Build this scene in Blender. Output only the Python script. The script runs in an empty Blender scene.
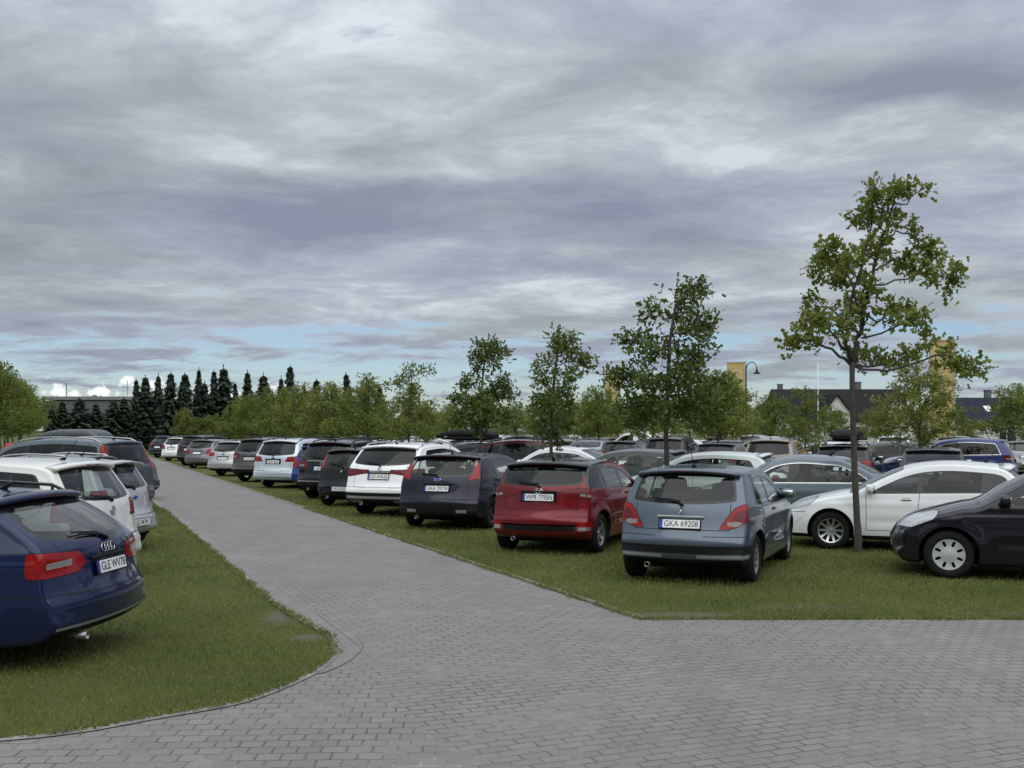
import bpy, math, random
import numpy as np
R=math.radians
scene=bpy.context.scene
col=scene.collection
rng=random.Random(7)

# ------------------------------------------------------------------ materials
def new_mat(name):
    m=bpy.data.materials.new(name); m.use_nodes=True
    nt=m.node_tree; nt.nodes.clear()
    out=nt.nodes.new('ShaderNodeOutputMaterial')
    return m,nt,out
def N(nt,t,**kw):
    n=nt.nodes.new(t)
    for k,v in kw.items(): setattr(n,k,v)
    return n
def setin(n,**kw):
    for k,v in kw.items():
        n.inputs[k.replace('_',' ')].default_value=v
def L(nt,a,b): nt.links.new(a,b)
def ramp(nt,fac,stops):
    r=N(nt,'ShaderNodeValToRGB'); el=r.color_ramp.elements
    while len(el)<len(stops): el.new(.5)
    for e,(p,c) in zip(el,stops):
        e.position=p; e.color=(c[0],c[1],c[2],1) if not isinstance(c,(int,float)) else (c,c,c,1)
    L(nt,fac,r.inputs[0]); return r.outputs[0]
def noise(nt,vec,scale,detail=3,rough=.55,dim='3D'):
    n=N(nt,'ShaderNodeTexNoise'); n.noise_dimensions=dim
    n.inputs['Scale'].default_value=scale; n.inputs['Detail'].default_value=detail; n.inputs['Roughness'].default_value=rough
    if vec is not None: L(nt,vec,n.inputs['Vector'])
    return n
def math_(nt,op,a,b=None,clamp=False):
    n=N(nt,'ShaderNodeMath',operation=op,use_clamp=clamp)
    for i,v in enumerate((a,b)):
        if v is None: continue
        if isinstance(v,(int,float)): n.inputs[i].default_value=v
        else: L(nt,v,n.inputs[i])
    return n.outputs[0]
def mixc(nt,fac,a,b,blend='MIX'):
    n=N(nt,'ShaderNodeMix',data_type='RGBA',blend_type=blend)
    for i,v in ((0,fac),(6,a),(7,b)):
        if isinstance(v,(int,float)): n.inputs[i].default_value=v
        elif isinstance(v,tuple): n.inputs[i].default_value=(v[0],v[1],v[2],1)
        else: L(nt,v,n.inputs[i])
    return n.outputs[2]
def simple(name,colr,rough=.5,metal=0,var=.12,scale=8,coat=0,spec=.5):
    m,nt,out=new_mat(name)
    b=N(nt,'ShaderNodeBsdfPrincipled'); tc=N(nt,'ShaderNodeTexCoord')
    nz=noise(nt,tc.outputs['Object'],scale,4)
    c0=tuple(c*(1-var) for c in colr); c1=tuple(min(1,c*(1+var)) for c in colr)
    L(nt,ramp(nt,nz.outputs[0],[(.3,c0),(.7,c1)]),b.inputs['Base Color'])
    setin(b,Roughness=rough,Metallic=metal); b.inputs['Coat Weight'].default_value=coat; b.inputs['Coat Roughness'].default_value=.04
    b.inputs['Specular IOR Level'].default_value=spec
    L(nt,b.outputs[0],out.inputs[0]); return m
_paints={}
def paint(colr,metal=.25,rough=.38):
    key=(colr,metal,rough)
    if key in _paints: return _paints[key]
    m,nt,out=new_mat('car_paint')
    b=N(nt,'ShaderNodeBsdfPrincipled'); tc=N(nt,'ShaderNodeTexCoord')
    metal=min(metal,.12) if max(colr)<.06 else metal
    nz=noise(nt,tc.outputs['Object'],2.2,5,.65)
    dirt=ramp(nt,nz.outputs[0],[(.35,0.0),(.8,1.0)])
    geo=N(nt,'ShaderNodeSeparateXYZ'); L(nt,tc.outputs['Object'],geo.inputs[0])
    low=N(nt,'ShaderNodeMapRange'); L(nt,geo.outputs[2],low.inputs[0]); setin(low,From_Min=.2,From_Max=.75,To_Min=.12,To_Max=.01)
    f=math_(nt,'MULTIPLY',dirt,low.outputs[0])
    c=mixc(nt,f,colr,(.16,.145,.12))
    g=N(nt,'ShaderNodeNewGeometry')
    c=mixc(nt,g.outputs['Backfacing'],c,(.03,.03,.032))
    L(nt,c,b.inputs['Base Color'])
    L(nt,math_(nt,'MULTIPLY',math_(nt,'SUBTRACT',1.0,g.outputs['Backfacing']),metal),b.inputs['Metallic'])
    rr=math_(nt,'ADD',rough,math_(nt,'MULTIPLY',f,.8)); L(nt,rr,b.inputs['Roughness'])
    cw=math_(nt,'SUBTRACT',1.0,g.outputs['Backfacing']); L(nt,math_(nt,'MULTIPLY',cw,.9),b.inputs['Coat Weight']); b.inputs['Specular IOR Level'].default_value=.1; b.inputs['Coat IOR'].default_value=1.42
    cr=math_(nt,'ADD',.045,math_(nt,'MULTIPLY',f,.7)); L(nt,cr,b.inputs['Coat Roughness'])
    # faint waviness of pressed panels
    bp=N(nt,'ShaderNodeBump'); nb=noise(nt,tc.outputs['Object'],3.5,1); L(nt,nb.outputs[0],bp.inputs['Height']); setin(bp,Strength=.06,Distance=.02)
    L(nt,bp.outputs[0],b.inputs['Coat Normal'])
    L(nt,b.outputs[0],out.inputs[0]); _paints[key]=m; return m
def glass_mat(name,tint,refl=1.0):
    m,nt,out=new_mat(name)
    tr=N(nt,'ShaderNodeBsdfTransparent'); tr.inputs[0].default_value=(*tint,1)
    gl=N(nt,'ShaderNodeBsdfGlossy'); gl.inputs['Roughness'].default_value=.02; gl.inputs[0].default_value=(refl,refl,refl,1)
    lw=N(nt,'ShaderNodeLayerWeight'); lw.inputs[0].default_value=.5; fr=math_(nt,'ADD',math_(nt,'MULTIPLY',math_(nt,'POWER',lw.outputs['Facing'],4.0),.9),.028)
    tc=N(nt,'ShaderNodeTexCoord'); nz=noise(nt,tc.outputs['Object'],1.8,2)
    bp=N(nt,'ShaderNodeBump'); L(nt,nz.outputs[0],bp.inputs['Height']); setin(bp,Strength=.10,Distance=.03)
    L(nt,bp.outputs[0],gl.inputs['Normal'])
    df=N(nt,'ShaderNodeBsdfDiffuse'); df.inputs[0].default_value=(.16,.16,.15,1)
    mx0=N(nt,'ShaderNodeMixShader'); mx0.inputs[0].default_value=.014; L(nt,tr.outputs[0],mx0.inputs[1]); L(nt,df.outputs[0],mx0.inputs[2])
    mx=N(nt,'ShaderNodeMixShader'); L(nt,fr,mx.inputs[0]); L(nt,mx0.outputs[0],mx.inputs[1]); L(nt,gl.outputs[0],mx.inputs[2])
    L(nt,mx.outputs[0],out.inputs[0]); return m
def lens_mat(name,colr,scale=150):
    m,nt,out=new_mat(name)
    b=N(nt,'ShaderNodeBsdfPrincipled'); tc=N(nt,'ShaderNodeTexCoord')
    v=N(nt,'ShaderNodeTexVoronoi'); v.inputs['Scale'].default_value=scale; L(nt,tc.outputs['Object'],v.inputs['Vector'])
    c=ramp(nt,v.outputs['Distance'],[(.0,tuple(min(1,x*1.15+.005) for x in colr)),(.8,tuple(x*.75 for x in colr))])
    L(nt,c,b.inputs['Base Color']); setin(b,Roughness=.22)
    b.inputs['Coat Weight'].default_value=1; b.inputs['Coat Roughness'].default_value=.03; b.inputs['Coat IOR'].default_value=1.33; b.inputs['Specular IOR Level'].default_value=.1
    L(nt,b.outputs[0],out.inputs[0]); return m
M={}
M['gap']=simple('panel_gap',(.006,.006,.006),.9)
M['black']=simple('black_plastic',(.012,.012,.013),.6,0,.25,20,spec=.15)
M['trim']=simple('gloss_black_trim',(.008,.008,.009),.12,0,.1,8)
M['chrome']=simple('chrome',(.50,.50,.51),.2,1,.05)
M['strip']=simple('bright_strip',(.30,.31,.32),.35,.35,.05)
M['rubber']=simple('tyre_rubber',(.013,.013,.013),.85,0,.35,30,spec=.2)
M['alloy']=simple('alloy',(.50,.51,.52),.32,.85,.1,10)
M['alloy_dark']=simple('dark_alloy',(.10,.10,.105),.35,.8,.1,10)
M['cap']=simple('silver_cap',(.55,.56,.57),.36,.35,.08,10)
M['well']=simple('wheel_well',(.006,.006,.006),.95)
M['brake']=simple('brake',(.035,.033,.032),.6,.5,.3)
M['glass']=glass_mat('clear_glass',(.80,.86,.82))
M['tint']=glass_mat('tinted_glass',(.07,.075,.075))
M['mid']=glass_mat('grey_glass',(.45,.49,.47))
M['red']=lens_mat('red_lens',(.27,.004,.005))
M['darkred']=lens_mat('dark_red_lens',(.13,.004,.008))
M['clearlens']=lens_mat('clear_lens',(.25,.235,.225),90)
M['headlens']=lens_mat('head_lens',(.50,.52,.54),30)
M['plate']=simple('plate_white',(.72,.73,.72),.4,0,.05)
M['plateblue']=simple('plate_blue',(.015,.05,.30),.4)
M['ink']=simple('plate_ink',(.012,.012,.012),.5)
M['seat']=simple('seat_cloth',(.045,.045,.048),.9,0,.3,30)
M['inside']=simple('cabin_plastic',(.025,.025,.027),.8)
M['steel']=simple('steel',(.3,.3,.3),.4,.9)

# ------------------------------------------------------------------ mesh helpers
def mesh_from(name,verts,faces,mats,fm=None,smooth=True,normals=None):
    me=bpy.data.meshes.new(name)
    me.from_pydata([tuple(map(float,v)) for v in verts],[],[tuple(int(i) for i in f) for f in faces])
    for m in mats: me.materials.append(m)
    if fm is not None and len(mats)>1: me.polygons.foreach_set('material_index',np.array(fm,dtype=np.int32))
    me.polygons.foreach_set('use_smooth',np.full(len(me.polygons),bool(smooth)))
    me.update()
    if normals is not None: me.normals_split_custom_set_from_vertices([tuple(map(float,n)) for n in normals])
    return me
class MB:
    def __init__(s): s.v=[]; s.f=[]; s.m=[]
    def add(s,v,f,mi=0):
        o=len(s.v); s.v+=[tuple(map(float,p)) for p in v]; s.f+=[tuple(i+o for i in q) for q in f]; s.m+=[mi]*len(f); return s
    def box(s,c,size,mi=0,rot=None,bev=0.0):
        hx,hy,hz=[d/2 for d in size]
        if bev>0:
            b=min(bev,hx*.95,hy*.95,hz*.95); v=[];f=[]
            # rounded box: 24 verts
            idx={}
            for sx in (-1,1):
                for sy in (-1,1):
                    for sz in (-1,1):
                        for ax in range(3):
                            p=[sx*(hx-b),sy*(hy-b),sz*(hz-b)]; p[ax]=[sx*hx,sy*hy,sz*hz][ax]
                            idx[(sx,sy,sz,ax)]=len(v); v.append(p)
            for ax in range(3):
                o1,o2=[a for a in range(3) if a!=ax]
                for sg in (-1,1):
                    q=[]
                    for (a,b2) in ((-1,-1),(1,-1),(1,1),(-1,1)):
                        k=[0,0,0]; k[ax]=sg; k[o1]=a; k[o2]=b2; q.append(idx[(*k,ax)])
                    if (sg>0)==(ax==1): q=q[::-1]
                    f.append(q)
            for ax in range(3):
                o1,o2=[a for a in range(3) if a!=ax]
                for a in (-1,1):
                    for b2 in (-1,1):
                        q=[]
                        for (sg,w) in ((-1,o1),(1,o1),(1,o2),(-1,o2)):
                            k=[0,0,0]; k[ax]=sg; k[o1]=a; k[o2]=b2; q.append(idx[(*k,w)])
                        f.append(q)
            for sx in (-1,1):
                for sy in (-1,1):
                    for sz in (-1,1):
                        q=[idx[(sx,sy,sz,a)] for a in range(3)]
                        f.append(q)
        else:
            v=[(sx*hx,sy*hy,sz*hz) for sx in (-1,1) for sy in (-1,1) for sz in (-1,1)]
            f=[(0,1,3,2),(4,6,7,5),(0,4,5,1),(2,3,7,6),(0,2,6,4),(1,5,7,3)]
        v=np.array(v,float)
        # orient outward
        ff=[]
        for q in f:
            p=v[list(q)]; n=np.cross(p[1]-p[0],p[2]-p[0]); 
            ff.append(tuple(q) if n.dot(p.mean(0))>0 else tuple(q)[::-1])
        if rot is not None: v=v@np.array(rot).T
        return s.add(v+np.array(c,float),ff,mi)
    def tube(s,pts,rad,n=8,mi=0,cap=True):
        pts=[np.array(p,float) for p in pts]; rad=rad if hasattr(rad,'__len__') else [rad]*len(pts)
        vs=[];fs=[]
        up=None
        for i,p in enumerate(pts):
            t=pts[min(i+1,len(pts)-1)]-pts[max(i-1,0)]; t/=np.linalg.norm(t)+1e-9
            if up is None:
                up=np.array([0,0,1.]) if abs(t[2])<.9 else np.array([1.,0,0])
            a=np.cross(t,up); a/=np.linalg.norm(a)+1e-9; b=np.cross(a,t); up=b
            for k in range(n):
                an=2*math.pi*k/n; vs.append(p+rad[i]*(a*math.cos(an)+b*math.sin(an)))
        for i in range(len(pts)-1):
            for k in range(n):
                k2=(k+1)%n; fs.append((i*n+k,i*n+k2,(i+1)*n+k2,(i+1)*n+k))
        if cap: fs.append(tuple(range(n))[::-1]); fs.append(tuple((len(pts)-1)*n+k for k in range(n)))
        return s.add(vs,fs,mi)
    def lathe(s,prof,n=32,axis='y',c=(0,0,0),mi=0):
        # prof: (radius, h)
        vs=[];fs=[]
        for r,h in prof:
            for k in range(n):
                a=2*math.pi*k/n
                if axis=='y': vs.append((c[0]+r*math.cos(a),c[1]+h,c[2]+r*math.sin(a)))
                elif axis=='z': vs.append((c[0]+r*math.cos(a),c[1]+r*math.sin(a),c[2]+h))
                else: vs.append((c[0]+h,c[1]+r*math.cos(a),c[2]+r*math.sin(a)))
        m=len(prof)
        for i in range(m-1):
            for k in range(n):
                k2=(k+1)%n; fs.append((i*n+k,i*n+k2,(i+1)*n+k2,(i+1)*n+k))
        return s.add(vs,fs,mi)
    def mesh(s,name,mats,smooth=False): return mesh_from(name,s.v,s.f,mats,s.m,smooth)
def link(name,me,parent=None,loc=(0,0,0),rot=(0,0,0)):
    o=bpy.data.objects.new(name,me); col.objects.link(o); o.location=loc; o.rotation_euler=rot
    if parent is not None: o.parent=parent
    return o
def tag(o,label=None,cat=None,group=None,kind=None):
    if label: o['label']=label
    if cat: o['category']=cat
    if group: o['group']=group
    if kind: o['kind']=kind
    return o
def empty(name,loc,rz=0):
    o=bpy.data.objects.new(name,None); o.empty_display_size=.3; col.objects.link(o); o.location=loc; o.rotation_euler=(0,0,rz); return o
def text_mesh(s,size,depth=.002,sx=1.0,mat=None):
    cu=bpy.data.curves.new('lettering','FONT'); cu.body=s; cu.size=size; cu.extrude=depth; cu.align_x='CENTER'; cu.align_y='CENTER'
    o=bpy.data.objects.new('tmp',cu); col.objects.link(o)
    dg=bpy.context.evaluated_depsgraph_get(); dg.update()
    me=bpy.data.meshes.new_from_object(o.evaluated_get(dg))
    bpy.data.objects.remove(o); 
    me.transform(__import__('mathutils').Matrix.Diagonal((sx,1,1,1)))
    me.materials.clear(); me.materials.append(mat or M['ink']); me.name='lettering'
    return me
# ------------------------------------------------------------------ car shells
def catmull(pts,n,closed=True):
    P=np.array(pts,float); out=[]; m=len(P)
    for i in range(m):
        p0,p1,p2,p3=P[i-1],P[i],P[(i+1)%m],P[(i+2)%m]
        def tj(ti,a,b): return ti+max(np.linalg.norm(b-a),1e-6)**.5
        t0=0;t1=tj(t0,p0,p1);t2=tj(t1,p1,p2);t3=tj(t2,p2,p3)
        for t in np.linspace(t1,t2,24,endpoint=False):
            A1=(t1-t)/(t1-t0)*p0+(t-t0)/(t1-t0)*p1; A2=(t2-t)/(t2-t1)*p1+(t-t1)/(t2-t1)*p2; A3=(t3-t)/(t3-t2)*p2+(t-t2)/(t3-t2)*p3
            B1=(t2-t)/(t2-t0)*A1+(t-t0)/(t2-t0)*A2; B2=(t3-t)/(t3-t1)*A2+(t-t1)/(t3-t1)*A3
            out.append((t2-t)/(t2-t1)*B1+(t-t1)/(t2-t1)*B2)
    out=np.array(out); seg=np.linalg.norm(np.roll(out,-1,0)-out,axis=1); s=np.concatenate([[0],np.cumsum(seg)])
    u=np.linspace(0,s[-1],n,endpoint=False); ext=np.vstack([out,out[:1]])
    return np.stack([np.interp(u,s,ext[:,k]) for k in range(2)],1)
def sdf(px,pz,poly):
    P=np.stack([px,pz],-1); V=np.array(poly,float); m=len(V)
    d=np.full(px.shape,1e9); s=np.ones(px.shape)
    for i in range(m):
        a=V[i]; b=V[i-1]; e=b-a; w=P-a
        t=np.clip((w@e)/(e@e+1e-12),0,1); q=w-t[...,None]*e; d=np.minimum(d,(q**2).sum(-1))
        c1=P[...,1]>=a[1]; c2=P[...,1]<b[1]; c3=e[0]*w[...,1]>e[1]*w[...,0]
        flip=(c1&c2&c3)|(~c1&~c2&~c3); s=np.where(flip,-s,s)
    return s*np.sqrt(d)
def smax(*a,k=.02):
    A=np.stack(np.broadcast_arrays(*a)); mx=A.max(0); return mx+k*np.log(np.exp((A-mx)/k).sum(0))
def sstep(a,b,x): t=np.clip((x-a)/(b-a),0,1); return t*t*(3-2*t)

class Shell:
    """half body (y>=0) as a quad sheet that can be cut along scalar fields"""
    def __init__(s,p):
        s.p=p; n=190
        C=catmull(silhouette(p),n); s.C=C
        T=np.roll(C,-1,0)-np.roll(C,1,0); T/=np.linalg.norm(T,axis=1)[:,None]
        nin=np.stack([T[:,1],-T[:,0]],1)
        nin=(nin+np.roll(nin,1,0)+np.roll(nin,-1,0)+.5*np.roll(nin,2,0)+.5*np.roll(nin,-2,0)); nin/=np.linalg.norm(nin,axis=1)[:,None]
        rear=np.maximum(0,nin[:,0])**2; front=np.maximum(0,-nin[:,0])**2; top=np.maximum(0,-nin[:,1])**2; bot=np.maximum(0,nin[:,1])**2
        b=rear*p.get('brear',.15)+front*.20+top*p.get('btop',.05)+bot*.0
        r=rear*.07+front*.10+top*p.get('rtop',.055)+bot*.06
        b=np.convolve(np.r_[b[-3:],b,b[:3]],np.ones(7)/7,'valid'); r=np.convolve(np.r_[r[-3:],r,r[:3]],np.ones(7)/7,'valid')
        Rm=C+nin*b[:,None]; Ri=Rm+nin*r[:,None]; s.rim=Rm
        xa,xb,zs=.40,p['L']-.55,p.get('spine',.62)
        Pm=np.stack([xa+(xb-xa)*np.clip((C[:,0]-.15)/(p['L']-.35),0,1),np.full(n,zs)],1)
        We=s.W0(Ri[:,0],Ri[:,1])-r
        s.C,s.b,s.We,s.nin,s.r=C,b,We,nin,r
        J,A,K=9,5,18
        cols=[];zone=[];e=[]
        for j in range(J+1):
            q=j/J; pos=C+nin*(b*q**2.2)[:,None]; y=q*We; cols.append((pos[:,0],y,pos[:,1])); e.append(We-y); zone.append(np.zeros(n))
        for k in range(1,A+1):
            a=k/A*math.pi/2; pos=Rm+nin*(r*(1-math.cos(a)))[:,None]; y=We+r*math.sin(a)
            cols.append((pos[:,0],y,pos[:,1])); e.append(-r*a); zone.append(np.ones(n))
        for k in range(1,K+1):
            t=(k/K); pos=Ri+(Pm-Ri)*t; y=s.W0(pos[:,0],pos[:,1]); cols.append((pos[:,0],y,pos[:,1])); e.append(np.full(n,-.2)-t); zone.append(np.full(n,2.))
        Mc=len(cols); V=np.array([[c[0],c[1],c[2]] for c in cols]).transpose(2,0,1) # n,M,3
        s.V=V.reshape(-1,3); s.E=np.array(e).T.reshape(-1); s.Zn=np.array(zone).T.reshape(-1)
        # parameter along silhouette as attribute
        s.S=np.repeat(np.arange(n),Mc).astype(float)
        nx=np.roll(V,-1,0)-np.roll(V,1,0); ny=np.zeros_like(V); ny[:,1:-1]=V[:,2:]-V[:,:-2]; ny[:,0]=V[:,1]-V[:,0]; ny[:,0,0]=0; ny[:,0,2]=0; ny[:,-1]=V[:,-1]-V[:,-2]
        NN=np.cross(nx,ny); NN/=np.linalg.norm(NN,axis=2)[...,None]+1e-12
        # outward test at a side vertex
        sgn=1 if NN[n//2,-3,1]>0 else -1
        s.Nr=(NN*sgn).reshape(-1,3)
        fs=[]
        for i in range(n):
            i2=(i+1)%n
            for j in range(Mc-1):
                q=(i*Mc+j,i2*Mc+j,i2*Mc+j+1,i*Mc+j+1); fs.append(q if sgn>0 else q[::-1])
        # check winding
        q=fs[(n//2)*(Mc-1)+Mc-4]; P=s.V[list(q)]
        if np.cross(P[1]-P[0],P[2]-P[0])[1]<0: fs=[f[::-1] for f in fs]
        s.F=fs; s.lab=['body']*len(fs)
        s.V=list(map(tuple,s.V)); s._arr=None
    def W0(s,x,z):
        p=s.p; Lc,W=p['L'],p['W']; zb=s.belt(x)
        w=np.full(np.shape(x),W/2.0)
        w=w-p.get('taper_r',.125)*np.clip((1.15-x)/1.15,0,1)**2-.13*np.clip((x-(Lc-1.15))/1.15,0,1)**2.2
        w=w-.06*np.clip((.58-z)/.38,0,1.3)**2-.028*np.clip((z-.58)/(zb-.58),0,1)**2
        h=np.clip(z-zb,0,1)
        w=w-.010*sstep(-.03,.05,z-zb)-p.get('tumble',.30)*h-.14*h*h
        # pressed shoulder line and lower door swage
        zc=p.get('crease',.80)+.05*(x-Lc/2)/Lc*-1
        w=w+.010*np.exp(-((z-zc)/.05)**2)-.014*np.exp(-((z-.48)/.07)**2)*sstep(p['ro']+.45,p['ro']+.7,x)*(1-sstep(p['ro']+p['wb']-.7,p['ro']+p['wb']-.45,x))
        for xc in (p['ro'],p['ro']+p['wb']):
            d=np.hypot(x-xc,z-p['R']); w=w+.022*(1-sstep(p['R']+.05,p['R']+.20,d))*(z<zb)
        return w
    def belt(s,x):
        p=s.p; return p['zb'][0]+(p['zb'][1]-p['zb'][0])*np.clip((p['sb'][0]-x)/(p['sb'][0]-.3),0,1.1)
    def arr(s):
        if s._arr is None: s._arr=(np.array(s.V,float),np.array(s.E),np.array(s.Zn),np.array(s.Nr),np.array(s.S))
        return s._arr
    def cut(s,fn,labels):
        V,E,Zn,Nr,S=s.arr()
        f=fn(V[:,0],V[:,1],V[:,2],E,Zn,S)
        f=np.where(np.abs(f)<1e-5,1e-5,f); neg=(f<0).tolist()
        if not any(neg) or all(neg): return
        labels=set(labels); cache={}; ka=[]; kb=[]; n0_=len(V)
        nf=[];nl=[]
        def cross(a,b):
            k=(a,b) if a<b else (b,a)
            c=cache.get(k)
            if c is None: c=cache[k]=n0_+len(ka); ka.append(k[0]); kb.append(k[1])
            return c
        for q,l in zip(s.F,s.lab):
            if l not in labels: nf.append(q);nl.append(l);continue
            n0=neg[q[0]]
            for i in q:
                if neg[i]!=n0: break
            else:
                nf.append(q);nl.append(l);continue
            sg=[neg[i] for i in q]
            m=len(q); ch=sum(sg[i]!=sg[(i+1)%m] for i in range(m))
            polys=[q] if ch==2 else [(q[0],q[i],q[i+1]) for i in range(1,m-1)]
            for pq in polys:
                a=[];b=[];m2=len(pq)
                for i in range(m2):
                    u,v=pq[i],pq[(i+1)%m2]
                    (a if neg[u] else b).append(u)
                    if neg[u]!=neg[v]: c=cross(u,v); a.append(c); b.append(c)
                for r_ in (a,b):
                    if len(r_)>=3: nf.append(tuple(r_)); nl.append(l)
        s.F,s.lab=nf,nl
        if not ka: return
        t=f[ka]/(f[ka]-f[kb]); L_=lambda A:A[ka]+(A[kb]-A[ka])*(t if A.ndim==1 else t[:,None])
        Nn=L_(Nr); Nn/=np.linalg.norm(Nn,axis=1)[:,None]+1e-12
        s._arr=(np.vstack([V,L_(V)]),np.r_[E,L_(E)],np.r_[Zn,L_(Zn)],np.vstack([Nr,Nn]),np.r_[S,L_(S)]); s.V=s._arr[0]
    def op(s,src,dst,*fns,where=None):
        src=(src,) if isinstance(src,str) else src
        for fn in fns: s.cut(fn,src)
        V,E,Zn,Nr,S=s.arr()
        idx=[i for i,l in enumerate(s.lab) if l in src]
        if not idx: return
        fl=[j for i in idx for j in s.F[i]]; ct=np.array([len(s.F[i]) for i in idx]); st=np.concatenate([[0],np.cumsum(ct)[:-1]])
        red=lambda A:np.add.reduceat(A[fl],st,axis=0)
        cen=red(V)/ct[:,None]; ce=red(E)/ct; cz=red(Zn)/ct; cs=red(S)/ct
        ok=np.ones(len(idx),bool)
        for fn in fns: ok&=fn(cen[:,0],cen[:,1],cen[:,2],ce,cz,cs)<0
        if where is not None: ok&=where(cen[:,0],cen[:,1],cen[:,2],ce,cz)
        for i,k in zip(idx,ok):
            if k: s.lab[i]=dst
    def extract(s,name,labels,mats,side='both',inset=0.0):
        V,E,Zn,Nr,S=s.arr()
        mi={l:i for i,l in enumerate(labels)}
        F=[(q,mi[l]) for q,l in zip(s.F,s.lab) if l in mi]
        if not F: return None
        used=sorted({i for q,_ in F for i in q}); mp={u:i for i,u in enumerate(used)}
        v=V[used]; nn=np.array(Nr)[used]; v=v-nn*inset
        f=[tuple(mp[i] for i in q) for q,_ in F]; fm=[m for _,m in F]
        vs=[];fs=[];fms=[];ns=[]
        if side in ('both','left'): vs.append(v);ns.append(nn);fs+=f;fms+=fm
        if side in ('both','right'):
            o=len(v) if side=='both' else 0
            v2=v.copy();v2[:,1]*=-1;n2=nn.copy();n2[:,1]*=-1
            vs.append(v2);ns.append(n2);fs+=[tuple(i+o for i in q[::-1]) for q in f];fms+=fm
        return mesh_from(name,np.vstack(vs),fs,mats,fms,True,np.vstack(ns))
    def rearx(s,z,y=0):
        # x of the rear face at height z
        n=len(s.C); top=int(np.argmax(s.C[:,1])); 
        start=int(np.argmin(s.C[:,0]+(s.C[:,1]<.3)*.0)); 
        lo=s.C[:top]; m=(lo[:,0]<s.p['L']*.5)
        zz=lo[m][:,1]; xx=lo[m][:,0]; bb=s.b[:top][m]; ww=s.We[:top][m]; o=np.argsort(zz)
        x=np.interp(z,zz[o],xx[o]); b=np.interp(z,zz[o],bb[o]); w=np.interp(z,zz[o],ww[o])
        return x+b*min(1,abs(y)/w)**2.2
    def topz(s,x,y=0):
        n=len(s.C); m=s.nin[:,1]<-.15
        xx=s.C[m][:,0]; zz=s.C[m][:,1]; bb=s.b[m]; ww=s.We[m]; o=np.argsort(xx)
        return np.interp(x,xx[o],zz[o])-np.interp(x,xx[o],bb[o])*min(1,abs(y)/np.interp(x,xx[o],ww[o]))**2.2

def silhouette(p):
    c=p.get('c',.19); Lc=p['L']; rb,rt,st,sb,hf=p['rb'],p['rt'],p['st'],p['sb'],p['hf']; pk=p['pk']; H=p['H']
    bz=p.get('bz',.60)   # bumper ledge
    pts=[(.42,c+.02),(.20,c+.06),(.06,c+.12),(.01,(c+.12+bz)/2+.02),(.0,bz-.06),(.03,bz)]
    if 'deck' in p:
        pts+=[(.05,bz+.12)]+list(p['deck'])+[rb]
    else:
        pts+=[(.05+(rb[0]-.05)*.22,bz+.08),(.05+(rb[0]-.05)*.55,(bz+rb[1])/2+.02),rb]
    pts+=[((rb[0]+rt[0])/2-.02,(rb[1]+rt[1])/2+.012),rt]
    pts+=[(rt[0]+.12,rt[1]+(H-rt[1])*.45),(rt[0]+(pk-rt[0])*.5,H-.02),(pk,H),((pk+st[0])/2+.05,(H*1.0+(st[1]-H)*.30))]
    pts+=[st,((st[0]+sb[0])/2,(st[1]+sb[1])/2+.02),sb]
    hx=hf[0]-sb[0]
    pts+=[(sb[0]+.12,sb[1]-.02),(sb[0]+hx*.5,sb[1]+(hf[1]-sb[1])*.42),hf,(hf[0]+(Lc-hf[0])*.65,hf[1]-.12),(Lc-.01,.52),(Lc,.42),(Lc-.03,c+.07),(Lc-.16,c+.0),(Lc-.45,c)]
    pts+=[(Lc*.66,c-.01),(Lc*.33,c-.01)]
    return pts

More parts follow.
